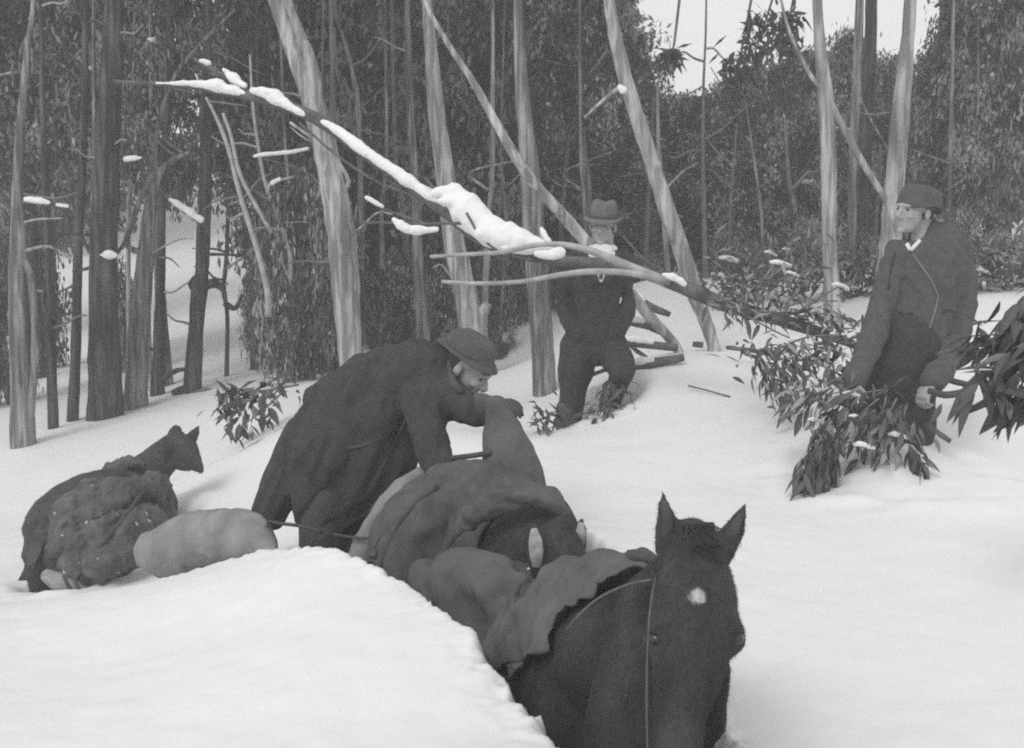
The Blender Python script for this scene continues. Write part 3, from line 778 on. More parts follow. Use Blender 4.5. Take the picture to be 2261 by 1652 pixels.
# ------------------------------------------------------------------ people
def head_shapes(bm, M):
    E = lambda c, r: ellipsoid(bm, c, r, M, 18, 12)
    E((0, .02, .045), (.076, .096, .082))
    E((0, -.03, -.02), (.063, .068, .09))
    E((0, -.043, -.075), (.049, .05, .038))
    E((0, -.083, -.098), (.021, .018, .016))
    E((0, -.086, .030), (.05, .018, .011))
    E((.04, -.07, -.02), (.022, .022, .02)); E((-.04, -.07, -.02), (.022, .022, .02))
    E((0, -.088, -.058), (.022, .011, .008)); E((0, -.087, -.069), (.020, .011, .007))
    for s in (1, -1):
        E((s * .079, .012, -.008), (.012, .020, .033))
        E((s * .012, -.104, -.032), (.010, .011, .008))
    rg = []
    for p, r in (((0, -.09, .02), .009), ((0, -.103, .0), .011), ((0, -.117, -.024), .014), ((0, -.108, -.036), .010)):
        q = M @ Vector(p); rg.append((q.x, q.y, q.z, r, r))
    tube(bm, rounded(rg), 10, side=M.to_3x3() @ Vector((1, 0, 0)))

def hand_shapes(bm, wrist, d, n, curl=0.8, size=1.0, thumb=1):
    d = Vector(d).normalized(); n = Vector(n); n = (n - d * n.dot(d)).normalized(); s = d.cross(n).normalized() * thumb
    W = Vector(wrist)
    tube(bm, rounded([(*(W - d * .03), .028 * size, .02 * size), (*W, .028 * size, .020 * size), (*(W + d * .04 * size), .040 * size, .018 * size), (*(W + d * .088 * size), .042 * size, .015 * size)]), 12, side=s)
    for i, L in enumerate((.072, .082, .076, .060)):
        p = W + d * (.084 * size) + s * ((1.5 - i) * .0215 * size)
        rg = [(*(p - d * .02), .0095 * size, .0095 * size)]
        a = 0
        for k, (f, c_) in enumerate(((.42, .45), (.32, .7), (.26, .6))):
            rg.append((*p, .0095 * size * (1 - .08 * k), .0095 * size * (1 - .08 * k)))
            a += c_ * curl
            p = p + (d * math.cos(a) + n * math.sin(a)) * (L * f * size)
        rg.append((*p, .0075 * size, .0075 * size))
        tube(bm, rounded(rg), 8, side=s)
    p = W + d * (.022 * size) + s * (.030 * size)
    d1 = (d * .55 + s * .65 + n * .35).normalized(); d2 = (d * .8 + s * .2 + n * .6 * (0.4 + curl)).normalized()
    q = p + d1 * .045 * size; e = q + d2 * .034 * size
    tube(bm, rounded([(*(p - d1 * .02), .013 * size, .013 * size), (*p, .013 * size, .013 * size), (*q, .011 * size, .011 * size), (*e, .008 * size, .008 * size)]), 8, side=n)

def hat_mesh(M, crown_h=.12, r=(.093, .112), brim=1.42, z0=.045, dent=True, brim_curve=.012, tilt=0.0):
    prof = [(.60, z0 + .02), (.985, z0 + .004), (brim * .98, z0 + brim_curve - .003), (brim, z0 + brim_curve), (brim * .985, z0 + brim_curve + .004), (1.03, z0 + .012), (1.0, z0 + .03), (.97, z0 + crown_h * .55), (.90, z0 + crown_h * .85), (.74, z0 + crown_h), (.45, z0 + crown_h * (.94 if dent else 1.06)), (.02, z0 + crown_h * (.86 if dent else 1.08))]
    bm = bmesh.new(); seg = 32; vs = []
    for j, (f, z) in enumerate(prof):
        ring = []
        for k in range(seg):
            a = 2 * math.pi * k / seg
            x, y = r[0] * f * math.cos(a), r[1] * f * math.sin(a) + .012
            zz = z
            if 2 <= j <= 4: zz += .016 * math.cos(a) ** 2 - .014 * max(0, -math.sin(a)) + .004 * math.sin(3 * a + 1)
            if dent and 8 <= j <= 10: zz -= .016 * math.exp(-(x / .03) ** 2)
            ring.append(bm.verts.new(M @ Vector((x, y, zz))))
        vs.append(ring)
    for i in range(len(vs) - 1):
        for k in range(seg):
            bm.faces.new((vs[i][k], vs[i][(k + 1) % seg], vs[i + 1][(k + 1) % seg], vs[i + 1][k]))
    bm.faces.new(vs[-1]); bm.faces.new(list(reversed(vs[0])))
    return bm_mesh(bm, 'hat')

def hat_band(M, z0=.045, r=(.096, .115)):
    bm = bmesh.new(); vs = []
    for z, f in ((z0 + .012, 1.02), (z0 + .013, 1.045), (z0 + .036, 1.02), (z0 + .036, .99)):
        vs.append([bm.verts.new(M @ Vector((r[0] * f * math.cos(a * .19635), r[1] * f * math.sin(a * .19635) + .012, z))) for a in range(32)])
    for i in range(3):
        for k in range(32):
            bm.faces.new((vs[i][k], vs[i][(k + 1) % 32], vs[i + 1][(k + 1) % 32], vs[i + 1][k]))
    return bm_mesh(bm, 'band')

def eyes(root, M):
    for s in (1, -1):
        bm = bmesh.new(); ellipsoid(bm, (s * .030, -.084, .010), (.009, .009, .005), M, 12, 8)
        link('eye', bm_mesh(bm, 'eye'), 'eye', root)
def hair(root, M):
    bm = bmesh.new()
    ellipsoid(bm, (0, .040, .030), (.079, .085, .080), M, 18, 12)
    ellipsoid(bm, (0, .075, -.025), (.060, .042, .045), M, 14, 10)
    link('hair', remesh(bm, 'hair', .008, 3, [(.004, (60, 60, 20), False)]), 'mane', root)

def T(loc, yaw=0, pitch=0, roll=0):
    return Matrix.Translation(loc) @ Matrix.Rotation(R(roll), 4, 'Y') @ Matrix.Rotation(R(yaw), 4, 'Z') @ Matrix.Rotation(R(pitch), 4, 'X')
def tubes(lst, k=0.8, seg=18):
    bm = bmesh.new()
    for l in lst:
        kk = k
        if isinstance(l, dict): kk = l['k']; l = l['p']
        tube(bm, rounded(px(l, kk, 4)), seg)
    return bm
def shrink(lst, f):
    out = []
    for l in lst:
        if isinstance(l, dict): out.append({'k': l['k'], 'p': [(u, v, d, r * f) for u, v, d, r in l['p']]})
        else: out.append([(u, v, d, r * f) for u, v, d, r in l])
    return out

def on_surface(uvs, o, lift=.002):
    """points of the frame dropped onto a finished surface, in world space"""
    me = o.data
    b = Vector((0, 0, 0)); q = o
    while q is not None: b += q.location; q = q.parent
    bv = BVHTree.FromPolygons([v.co for v in me.vertices], [p.vertices for p in me.polygons])
    out = []
    for u, v in uvs:
        ray = (P(u, v, 3) - Vector((0, 0, CAMZ))).normalized()
        h = bv.ray_cast(Vector((0, 0, CAMZ)) - b, ray)
        if h[0] is not None: out.append(h[0] + b - ray * lift)
    return out
# --- the man standing beyond the fallen tree
D = 7.7
b_ = P(1255, 950, D); b_.z = gz(b_.x, b_.y) - .3
man = thing('person', 'man in a dark suit, white shirt and brimmed hat standing behind the fallen tree', 'person', b_)
H = T(P(1331, 500, D - .02), -14, 6, 3)
coat = [{'k': .66, 'p': [(1331, 556, D, 30), (1326, 576, D, 56), (1319, 625, D, 54), (1314, 680, D, 50), (1311, 730, D, 60), (1311, 760, D, 66), (1311, 768, D, 65)]},
        {'k': .9, 'p': [(1274, 575, D, 25), (1252, 620, D + .02, 20), (1243, 662, D + .03, 18), (1262, 715, D - .06, 19), (1276, 738, D - .09, 18)]},
        {'k': .9, 'p': [(1374, 575, D, 24), (1384, 625, D + .02, 18), (1390, 665, D + .02, 16), (1372, 715, D - .06, 18), (1356, 738, D - .09, 17)]}]
trou = [{'k': .75, 'p': [(1311, 715, D, 58), (1312, 745, D, 62), (1312, 762, D, 56)]},
        {'k': .9, 'p': [(1280, 762, D, 42), (1271, 815, D, 41), (1266, 870, D, 30), (1256, 935, D, 25)]},
        {'k': .9, 'p': [(1342, 758, D, 40), (1362, 792, D - .12, 36), (1374, 820, D - .2, 28), (1362, 855, D - .1, 22), (1348, 905, D + .05, 20)]}]
bm = tubes(shrink(coat, .70) + shrink(trou, .72), .8, 14)
tube(bm, rounded(px([(1331, 520, D + .02, 24), (1331, 545, D + .02, 24), (1330, 570, D, 30)], .95)), 14)
for l in ([(1256, 930, D, 18), (1252, 985, D, 16), (1250, 1030, D, 15)], [(1346, 920, D, 15), (1342, 990, D, 14)]):
    tube(bm, rounded(px(l, .95)), 12)
head_shapes(bm, H)
hand_shapes(bm, P(1279, 742, D - .07), (.3, .1, -1), (.2, 1, 0), .5, .9, 1)
hand_shapes(bm, P(1352, 742, D - .07), (-.3, .1, -1), (-.2, 1, 0), .5, .9, -1)
link('body', remesh(bm, 'body', .0055, 4), 'skin', man)
cm = link('jacket', remesh(tubes(coat), 'jacket', .011, 5, [(.018, (9, 9, 5), True), (.007, (20, 20, 12), True)]), 'black_wool', man)
link('trousers', remesh(tubes(trou), 'trousers', .011, 5, [(.011, (9, 9, 6), True)]), 'black_wool', man)
# shirt front and collar, lapels
bm = bmesh.new()
tube(bm, rounded(px([(1330, 545, D - .085, 24), (1328, 570, D - .125, 24), (1327, 600, D - .13, 13), (1327, 622, D - .125, 4)], .3)), 12)
link('shirt', bm_mesh(bm, 'shirt'), 'shirt', man)
for s in (-1, 1):
    bm = bmesh.new()
    tube(bm, rounded(px([(1330 + s * 26, 545, D - .05, 9), (1328 + s * 18, 562, D - .115, 12), (1328 + s * 6, 574, D - .135, 5)], .4)), 8)
    link('collar', bm_mesh(bm, 'collar'), 'shirt', man)
    bm = bmesh.new()
    tube(bm, rounded(px([(1329 + s * 34, 556, D - .09, 10), (1328 + s * 26, 590, D - .125, 13), (1327 + s * 10, 625, D - .13, 7)], .35)), 8)
    link('lapel', bm_mesh(bm, 'lapel'), 'black_wool', man)
bm = bmesh.new()
tube(bm, rounded(px([(1328, 572, D - .14, 6), (1327, 595, D - .14, 6), (1327, 615, D - .135, 4)], .5)), 8)
link('tie', bm_mesh(bm, 'tie'), 'dark_wool', man)
for l in ([(1256, 905, D, 29), (1253, 940, D, 26), (1251, 990, D, 23)], [(1354, 858, D - .06, 25), (1345, 900, D + .03, 22), (1340, 950, D + .08, 20)]):
    link('gaiter', remesh(tubes([l], .95), 'gaiter', .012, 3, [(.01, (12, 12, 18), True)]), 'canvas', man)
ht = link('hat', hat_mesh(H, .125, r=(.088, .108), brim=1.5, dent=True, brim_curve=-.004), 'pale_hat_felt', man)
link('hat_band', hat_band(H), 'hat_felt', ht)
hair(man, H); eyes(man, H)

# --- the man in the grey jacket holding a boughs rope
D = 6.1
b_ = P(1985, 975, D); b_.z = gz(b_.x, b_.y) - .3
man = thing('person', 'man in a short grey jacket and dark hat, head turned down, among leafy boughs', 'person', b_)
H = T(P(2018, 466, D - .03), -58, 12, 13)
coat = [{'k': .66, 'p': [(2040, 512, D, 38), (2046, 532, D, 78), (2042, 600, D, 86), (2028, 680, D, 84), (2014, 738, D, 90)]},
        {'k': .95, 'p': [(1986, 552, D, 27), (1966, 615, D - .04, 29), (1946, 690, D - .06, 28), (1916, 775, D - .16, 26), (1888, 838, D - .26, 24)]},
        {'k': .95, 'p': [(2104, 548, D, 36), (2120, 620, D, 33), (2120, 715, D - .03, 30), (2096, 790, D - .14, 27), (2062, 838, D - .24, 26)]}]
trou = [{'k': .75, 'p': [(2005, 735, D, 88), (1992, 800, D, 90), (1985, 845, D, 84)]},
        {'k': .95, 'p': [(1950, 830, D, 50), (1944, 930, D, 46), (1940, 1010, D, 42), (1938, 1090, D, 38)]},
        {'k': .95, 'p': [(2018, 830, D, 52), (2020, 930, D, 45), (2016, 1010, D, 40), (2012, 1090, D, 36)]}]
bm = tubes(shrink(coat, .70) + shrink(trou, .72), .8, 14)
tube(bm, rounded(px([(2028, 490, D + .02, 30), (2034, 520, D + .01, 32), (2038, 550, D, 40)], .95)), 14)
head_shapes(bm, H)
hand_shapes(bm, P(2058, 842, D - .26), (-.55, -.3, -.75), (.5, .2, -.75), 1.25, 1.1, -1)
hand_shapes(bm, P(1886, 842, D - .27), (-.3, -.3, -1), (.6, .3, -.1), 1.2, 1.05, 1)
link('body', remesh(bm, 'body', .0055, 4), 'skin', man)
jk = link('jacket', remesh(tubes(coat), 'jacket', .010, 5, [(.016, (9, 9, 3), True, .3), (.009, (14, 14, 6), True, -.5)]), 'grey_jacket', man)
link('trousers', remesh(tubes(trou), 'trousers', .011, 5, [(.012, (8, 8, 5), True)]), 'black_wool', man)
bm = bmesh.new(); tube(bm, [(*q, .0035, .003) for q in on_surface([(2016, 560), (2036, 590), (2058, 620), (2072, 655), (2064, 690), (2052, 725), (2044, 748)], jk)], 6)
link('jacket_edge', bm_mesh(bm, 'edge'), 'pale_sack_cloth', jk)
bm = bmesh.new(); tube(bm, [(*q, .011, .007) for q in on_surface([(1994, 524), (2002, 538), (2010, 552)], jk, .006)], 8); tube(bm, [(*q, .010, .006) for q in on_surface([(2011, 553), (2020, 543), (2032, 530)], jk, .006)], 8)
link('collar', bm_mesh(bm, 'collar'), 'shirt', jk)
for l in ([(2072, 824, D - .21, 31), (2060, 842, D - .25, 29)], [(1893, 826, D - .24, 29), (1887, 842, D - .265, 27)]):
    link('cuff', remesh(tubes([l], .95), 'cuff', .007, 2), 'dark_wool', jk)
for uv in ([(2080, 690), (2092, 686), (2104, 688)], [(1985, 690), (2000, 694), (2016, 692)], [(1975, 560), (1966, 600), (1962, 640)]):
    q_ = on_surface(uv, jk, .001)
    if len(q_) > 1:
        bm = bmesh.new(); tube(bm, [(*q, .006, .005) for q in q_], 8)
        link('seam', bm_mesh(bm, 'seam'), 'black_wool', jk)
bm = bmesh.new(); tube(bm, rounded(px([(2000, 752, D, 96), (2000, 764, D, 95)], .68)), 20)
link('waistband', bm_mesh(bm, 'band'), 'black_wool', man)
hat_ = link('hat', hat_mesh(H @ Matrix.Translation((0, .016, 0)) @ Matrix.Rotation(R(-12), 4, 'X'), .112, r=(.100, .122), brim=1.045, z0=.012, dent=False, brim_curve=.006), 'hat_felt', man)
hair(man, H); eyes(man, H)

# --- the bending man
D = 5.1
b_ = P(700, 1210, D); b_.z = gz(b_.x, b_.y)
man = thing('person', 'man in a long dark coat and brimmed hat bending over the packhorse', 'person', b_)
H = T(P(1034, 814, D - .05), 66, 36, 0)
coat = [{'k': .85, 'p': [(992, 806, D, 48), (950, 822, D, 74), (880, 842, D, 80), (810, 862, D, 78), (745, 884, D, 66), (712, 896, D, 52)]},
        {'k': .8, 'p': [(905, 870, D, 80), (850, 905, D, 100), (800, 940, D, 110)]},
        {'k': .62, 'p': [(800, 890, D, 120), (788, 960, D, 146), (768, 1030, D, 140), (742, 1095, D, 108), (726, 1145, D, 80), (718, 1185, D, 50), (716, 1215, D, 34)]},
        {'k': .9, 'p': [(668, 960, D + .1, 40), (640, 1040, D + .08, 44), (608, 1100, D + .05, 40), (592, 1140, D + .03, 33)]},
        {'k': .95, 'p': [(955, 856, D - .1, 52), (1008, 888, D - .16, 40), (1050, 908, D - .2, 32), (1074, 906, D - .22, 26)]},
        {'k': .95, 'p': [(935, 885, D - .14, 54), (946, 960, D - .24, 40), (966, 1030, D - .32, 35), (990, 1072, D - .38, 28)]}]
legs = [{'k': .9, 'p': [(745, 1000, D, 90), (720, 1130, D, 62), (712, 1260, D, 48), (708, 1400, D, 42)]},
        {'k': .9, 'p': [(760, 980, D + .1, 80), (740, 1110, D + .1, 58), (728, 1240, D + .1, 46), (724, 1400, D + .1, 40)]}]
bm = tubes(shrink(coat[:1] + coat[3:], .70) + shrink(legs, .75), .8, 14)
tube(bm, rounded(px([(1015, 825, D, 38), (990, 822, D, 42), (950, 840, D, 55)], .95)), 14)
head_shapes(bm, H)
hand_shapes(bm, P(1072, 895, D - .24), (1, -.3, .12), (.2, .3, -1), .9, 1.0, 1)
hand_shapes(bm, P(990, 1072, D - .38), (.45, -.5, -.7), (.6, .3, -.5), .8, 1.1, 1)
link('body', remesh(bm, 'body', .0055, 4), 'skin', man)
link('coat', remesh(tubes(coat), 'coat', .010, 5, [(.020, (8, 8, 1.1), True, .45), (.010, (17, 17, 3), True, .35)]), 'black_wool', man)
link('trousers', remesh(tubes(legs), 'trousers', .012, 4, [(.01, (8, 8, 5), True)]), 'dark_wool', man)
for l in ([(1060, 895, D - .21, 29), (1076, 897, D - .225, 26)], [(982, 1058, D - .36, 30), (994, 1078, D - .39, 25)]):
    link('cuff', remesh(tubes([l], .95), 'cuff', .008, 2), 'dark_wool', man)
for w_, d_, n_, sd_ in ((P(1074, 896, D - .24), (1, -.3, .12), (.2, .3, -1), 1), (P(994, 1078, D - .39), (.45, -.5, -.7), (.6, .3, -.5), 1)):
    bm = bmesh.new(); hand_shapes(bm, w_, d_, n_, .9, 1.1, sd_)
    link('glove', remesh(bm, 'glove', .0055, 3), 'leather', man)
ht = link('hat', hat_mesh(T(P(1029, 806, D - .05), 66, 27, 0), .086, r=(.096, .118), brim=1.30, z0=.05, dent=True, brim_curve=-.008), 'hat_felt', man)
link('hat_band', hat_band(T(P(1029, 806, D - .05), 66, 27, 0), .045), 'dark_wool', ht)
hair(man, H); eyes(man, H)
bm = bmesh.new(); ellipsoid(bm, P(570, 1110, D + .04), (.014, .012, .026), None, 10, 8)
link('snow_fleck', bm_mesh(bm, 'b'), 'snow_clump', man)
ct = [o for o in man.children if o.name.startswith('coat')][0]
for uv, r_ in (([(905, 905), (880, 960), (850, 1020), (815, 1080), (775, 1140)], .004), ([(845, 965), (800, 985), (765, 990)], .006), ([(1000, 778), (992, 812), (1000, 846), (1018, 868)], .016)):
    bm = bmesh.new(); tube(bm, [(*q, r_, r_ * .8) for q in on_surface(uv, ct, .001)], 8)
    link('collar' if r_ > .01 else 'seam', bm_mesh(bm, 'seam'), 'dark_wool', ct)

# ------------------------------------------------------------------ horses
def ear_lining(root, pts, k=.25, m='ear_lining'):
    bm = bmesh.new(); tube(bm, rounded(px(pts, k)), 10)
    return link('ear_lining', bm_mesh(bm, 'lining'), m, root)
def strands(root, name, lst, r, m='mane'):
    bm = bmesh.new()
    for l in lst:
        tube(bm, px([(u, v, d, r * (1 - .8 * i / (len(l) - 1))) for i, (u, v, d) in enumerate(l)], 1), 5)
    return link(name, bm_mesh(bm, 'hair'), m, root)

def fur(root, body, n, L, m, seed=1, W=.0011):
    """winter coat: short hairs standing off the skin"""
    me = body.data; me.calc_loop_triangles()
    nv = len(me.vertices); co = np.empty(nv * 3); me.vertices.foreach_get('co', co); co = co.reshape(-1, 3)
    no = np.empty(nv * 3); me.vertex_normals.foreach_get('vector', no); no = no.reshape(-1, 3)
    tr = np.empty(len(me.loop_triangles) * 3, dtype=np.int32); me.loop_triangles.foreach_get('vertices', tr); tr = tr.reshape(-1, 3)
    r = np.random.default_rng(seed)
    a, b, c = co[tr[:, 0]], co[tr[:, 1]], co[tr[:, 2]]
    ar = np.linalg.norm(np.cross(b - a, c - a), axis=1); ar /= ar.sum()
    t = r.choice(len(tr), n, p=ar)
    w1, w2 = r.random(n), r.random(n); fl = w1 + w2 > 1; w1[fl] = 1 - w1[fl]; w2[fl] = 1 - w2[fl]
    p = a[t] + (b[t] - a[t]) * w1[:, None] + (c[t] - a[t]) * w2[:, None]
    nn = no[tr[t, 0]]
    g = np.array([-.25, .25, -1.0]) + r.normal(size=(n, 3)) * .35
    g -= nn * (g * nn).sum(1)[:, None]; g /= np.linalg.norm(g, axis=1)[:, None] + 1e-9
    d = nn * r.uniform(.25, .6, n)[:, None] + g; d /= np.linalg.norm(d, axis=1)[:, None]
    s_ = np.cross(d, nn); s_ /= np.linalg.norm(s_, axis=1)[:, None] + 1e-9
    l = L * r.uniform(.5, 1.4, n)[:, None]
    v = np.stack([p - s_ * W - nn * .001, p + s_ * W - nn * .001, p + d * l], 1).reshape(-1, 3)
    f = np.arange(n * 3).reshape(n, 3)
    o = bpy.data.objects.new('fur', np_mesh('fur', v, f)); o.data.materials.append(MATS[m] if isinstance(m, str) else m)
    C.objects.link(o); o.parent = root; o['kind'] = 'stuff'
    return o
# dark horse with a star, facing the camera
b_ = P(1300, 1500, 3.5); b_.z = gz(b_.x, b_.y) - .4
horse = thing('horse', 'dark horse with a white star on its forehead, ears pricked, facing the viewer', 'horse', b_)
HB = [{'k': 1.1, 'p': [(1530, 1190, 2.80, 48), (1531, 1222, 2.77, 66), (1534, 1290, 2.73, 89), (1533, 1350, 2.69, 97), (1531, 1400, 2.66, 97), (1520, 1470, 2.61, 78), (1505, 1550, 2.56, 60), (1496, 1640, 2.51, 55), (1490, 1720, 2.47, 60), (1488, 1775, 2.46, 54)]},
      {'k': 1.0, 'p': [(1530, 1300, 2.86, 80), (1524, 1400, 2.84, 84), (1512, 1480, 2.80, 70), (1500, 1560, 2.74, 52)]},
      {'k': .8, 'p': [(1618, 1385, 2.66, 20), (1624, 1415, 2.65, 24), (1612, 1440, 2.64, 18)]},
      {'k': .8, 'p': [(1446, 1385, 2.66, 20), (1440, 1415, 2.65, 24), (1450, 1440, 2.64, 18)]},
      {'k': .8, 'p': [(1470, 1372, 2.60, 10), (1448, 1378, 2.61, 12), (1430, 1392, 2.64, 10)]}, {'k': .8, 'p': [(1600, 1372, 2.60, 10), (1622, 1378, 2.61, 12), (1636, 1392, 2.64, 10)]},
      {'k': .8, 'p': [(1452, 1450, 2.60, 10), (1458, 1500, 2.56, 12), (1466, 1560, 2.53, 11)]}, {'k': .8, 'p': [(1604, 1450, 2.60, 10), (1588, 1500, 2.56, 12), (1562, 1560, 2.53, 11)]},
      {'k': .8, 'p': [(1520, 1290, 2.95, 92), (1470, 1370, 3.05, 120), (1400, 1440, 3.2, 150), (1320, 1480, 3.45, 175), (1220, 1490, 3.85, 190), (1130, 1450, 4.25, 185), (1060, 1420, 4.6, 165), (1020, 1400, 4.8, 130)]},
      {'k': .9, 'p': [(1450, 1450, 3.02, 110), (1430, 1560, 3.0, 130), (1425, 1680, 3.0, 140), (1425, 1800, 3.02, 130)]},
      {'k': .9, 'p': [(1330, 1520, 3.4, 150), (1310, 1640, 3.35, 140), (1310, 1790, 3.35, 110)]},
      {'k': .6, 'p': [(1585, 1470, 2.86, 30), (1575, 1540, 2.9, 34), (1574, 1600, 2.95, 30), (1570, 1680, 2.95, 30)]},
      {'k': .55, 'p': [(1484, 1240, 2.80, 30), (1478, 1205, 2.80, 33), (1471, 1150, 2.82, 25), (1465, 1105, 2.83, 13), (1461, 1072, 2.84, 3)]},
      {'k': .55, 'p': [(1584, 1240, 2.80, 28), (1600, 1205, 2.80, 32), (1624, 1162, 2.82, 24), (1640, 1128, 2.83, 13), (1651, 1103, 2.84, 3)]}]
hb = remesh(tubes(HB, 1, 22), 'horse_body', .009, 7, [(.004, (14, 14, 14), False)])
star_c = P(1541, 1315, 2.665) - b_
hbo = link('body', hb, 'horse_coat', horse)
hb.materials.clear(); hb.materials.append(star_marking((0, 0, 0)))
# find the surface under the star so that the marking lies on the forehead itself
bpy.context.view_layer.update()
def surf(u, v, me, base):
    bv = BVHTree.FromPolygons([vv.co for vv in me.vertices], [p.vertices for p in me.polygons])
    o = Vector((0, 0, CAMZ)); q = P(u, v, 3)
    h = bv.ray_cast(o - base, (q - o).normalized())
    return h[0]
sc_ = surf(1541, 1316, hb, b_)
for nd in hb.materials[0].node_tree.nodes:
    if nd.type == 'VECT_MATH': nd.inputs[1].default_value = sc_
fur(horse, hbo, 130000, .013, hb.materials[0], 1)
for u in (1632, 1443):
    bm = bmesh.new(); q = surf(u - (8 if u > 1500 else -10), 1414, hb, b_); q = (q if q else P(u, 1414, 2.62) - b_) + b_
    ellipsoid(bm, q + Vector((0, .014, 0)), (.023, .019, .015), None, 14, 10)
    link('eye', bm_mesh(bm, 'eye'), 'eye', horse)
rs = random.Random(3)
strands(horse, 'mane', [[(1500 - 1.6 * i + rs.uniform(-8, 8), 1222 + .85 * i + rs.uniform(-6, 6), 2.86 + .006 * i), (1480 - 1.8 * i + rs.uniform(-10, 10), 1250 + .9 * i + rs.uniform(-8, 8), 2.84 + .006 * i), (1462 - 2.0 * i + rs.uniform(-14, 14), 1310 + .9 * i + rs.uniform(-16, 16), 2.80 + .006 * i)] for i in [rs.uniform(0, 58) for _ in range(200)]], 1.8)
strands(horse, 'forelock', [[(1535 + rs.uniform(-32, 32), 1200, 2.80), (1542 + rs.uniform(-36, 36), 1168 + rs.uniform(-14, 14), 2.76), (1550 + rs.uniform(-38, 42), 1178 + rs.uniform(-14, 20), 2.71), (1560 + rs.uniform(-50, 50), 1222 + rs.uniform(-26, 44), 2.665)] for _ in range(170)], 1.5)
for pts in ([(1480, 1200, 2.79, 15), (1474, 1150, 2.795, 13), (1466, 1105, 2.815, 6)], [(1602, 1200, 2.79, 14), (1624, 1162, 2.795, 12), (1640, 1130, 2.815, 6)]):
    ear_lining(horse, pts, .3, 'mane')
bm = bmesh.new(); tube(bm, px([(1448, 1270, 2.72, 2), (1436, 1340, 2.58, 2), (1430, 1420, 2.535, 1.5), (1428, 1500, 2.5, 2), (1428, 1580, 2.48, 2), (1430, 1680, 2.46, 2), (1432, 1780, 2.46, 2)], 1), 8)
tag(link('lead_rope', bm_mesh(bm, 'rope'), 'pale_strap', None, P(1428, 1500, 2.5)), 'thin pale lead rope hanging beside the face of the horse with the star', 'rope')

# packhorse behind it
b_ = P(1100, 1250, 4.6); b_.z = gz(b_.x, b_.y) - .2
packhorse = thing('packhorse', 'dark packhorse with pale ear linings, loaded, led behind the horse with the star', 'horse', b_)
PB = [{'k': 1.1, 'p': [(1236, 1176, 4.10, 36), (1236, 1205, 4.05, 54), (1236, 1260, 4.0, 62), (1236, 1330, 3.92, 54), (1230, 1400, 3.85, 38), (1226, 1470, 3.8, 34)]},
      {'k': 1.0, 'p': [(1234, 1205, 4.15, 56), (1190, 1190, 4.35, 92), (1110, 1185, 4.6, 118), (1010, 1190, 4.85, 128), (930, 1200, 5.0, 125), (890, 1230, 5.1, 100)]},
      {'k': 1.0, 'p': [(1170, 1220, 4.35, 110), (1160, 1330, 4.35, 100), (1160, 1480, 4.35, 70)]},
      {'k': 1.0, 'p': [(930, 1220, 4.95, 110), (920, 1320, 4.9, 90), (920, 1450, 4.9, 60)]},
      {'k': .5, 'p': [(1186, 1268, 3.93, 13), (1184, 1232, 3.92, 19), (1182, 1195, 3.93, 19), (1179, 1165, 3.94, 11), (1177, 1145, 3.95, 2)]},
      {'k': .8, 'p': [(1215, 1235, 4.03, 30), (1192, 1258, 3.97, 22), (1185, 1268, 3.94, 14)]},
      {'k': .5, 'p': [(1276, 1236, 4.06, 12), (1281, 1205, 4.05, 15), (1281, 1175, 4.05, 16), (1284, 1148, 4.06, 8), (1287, 1131, 4.07, 2)]}]
pb_ = link('body', remesh(tubes(PB, 1, 20), 'packhorse_body', .009, 5, [(.004, (14, 14, 14), False)]), 'horse_coat', packhorse)
fur(packhorse, pb_, 50000, .016, 'horse_coat', 2, .0014)
ear_lining(packhorse, [(1185, 1252, 3.905, 9), (1184, 1225, 3.89, 15), (1182, 1195, 3.90, 15), (1179, 1168, 3.925, 7)], .25)
ear_lining(packhorse, [(1279, 1212, 4.03, 9), (1281, 1182, 4.02, 12), (1283, 1155, 4.035, 6)], .25)
strands(packhorse, 'forelock', [[(1225 + rs.uniform(-15, 18), 1192, 4.05), (1222 + rs.uniform(-18, 18), 1205, 3.99), (1218 + rs.uniform(-25, 25), 1245 + rs.uniform(0, 20), 3.95)] for _ in range(26)], 2.5)
bm = bmesh.new(); ellipsoid(bm, P(1167, 1256, 3.88), (.006, .006, .004), None, 8, 6)
link('bridle_ring', bm_mesh(bm, 'ring'), 'metal', packhorse)

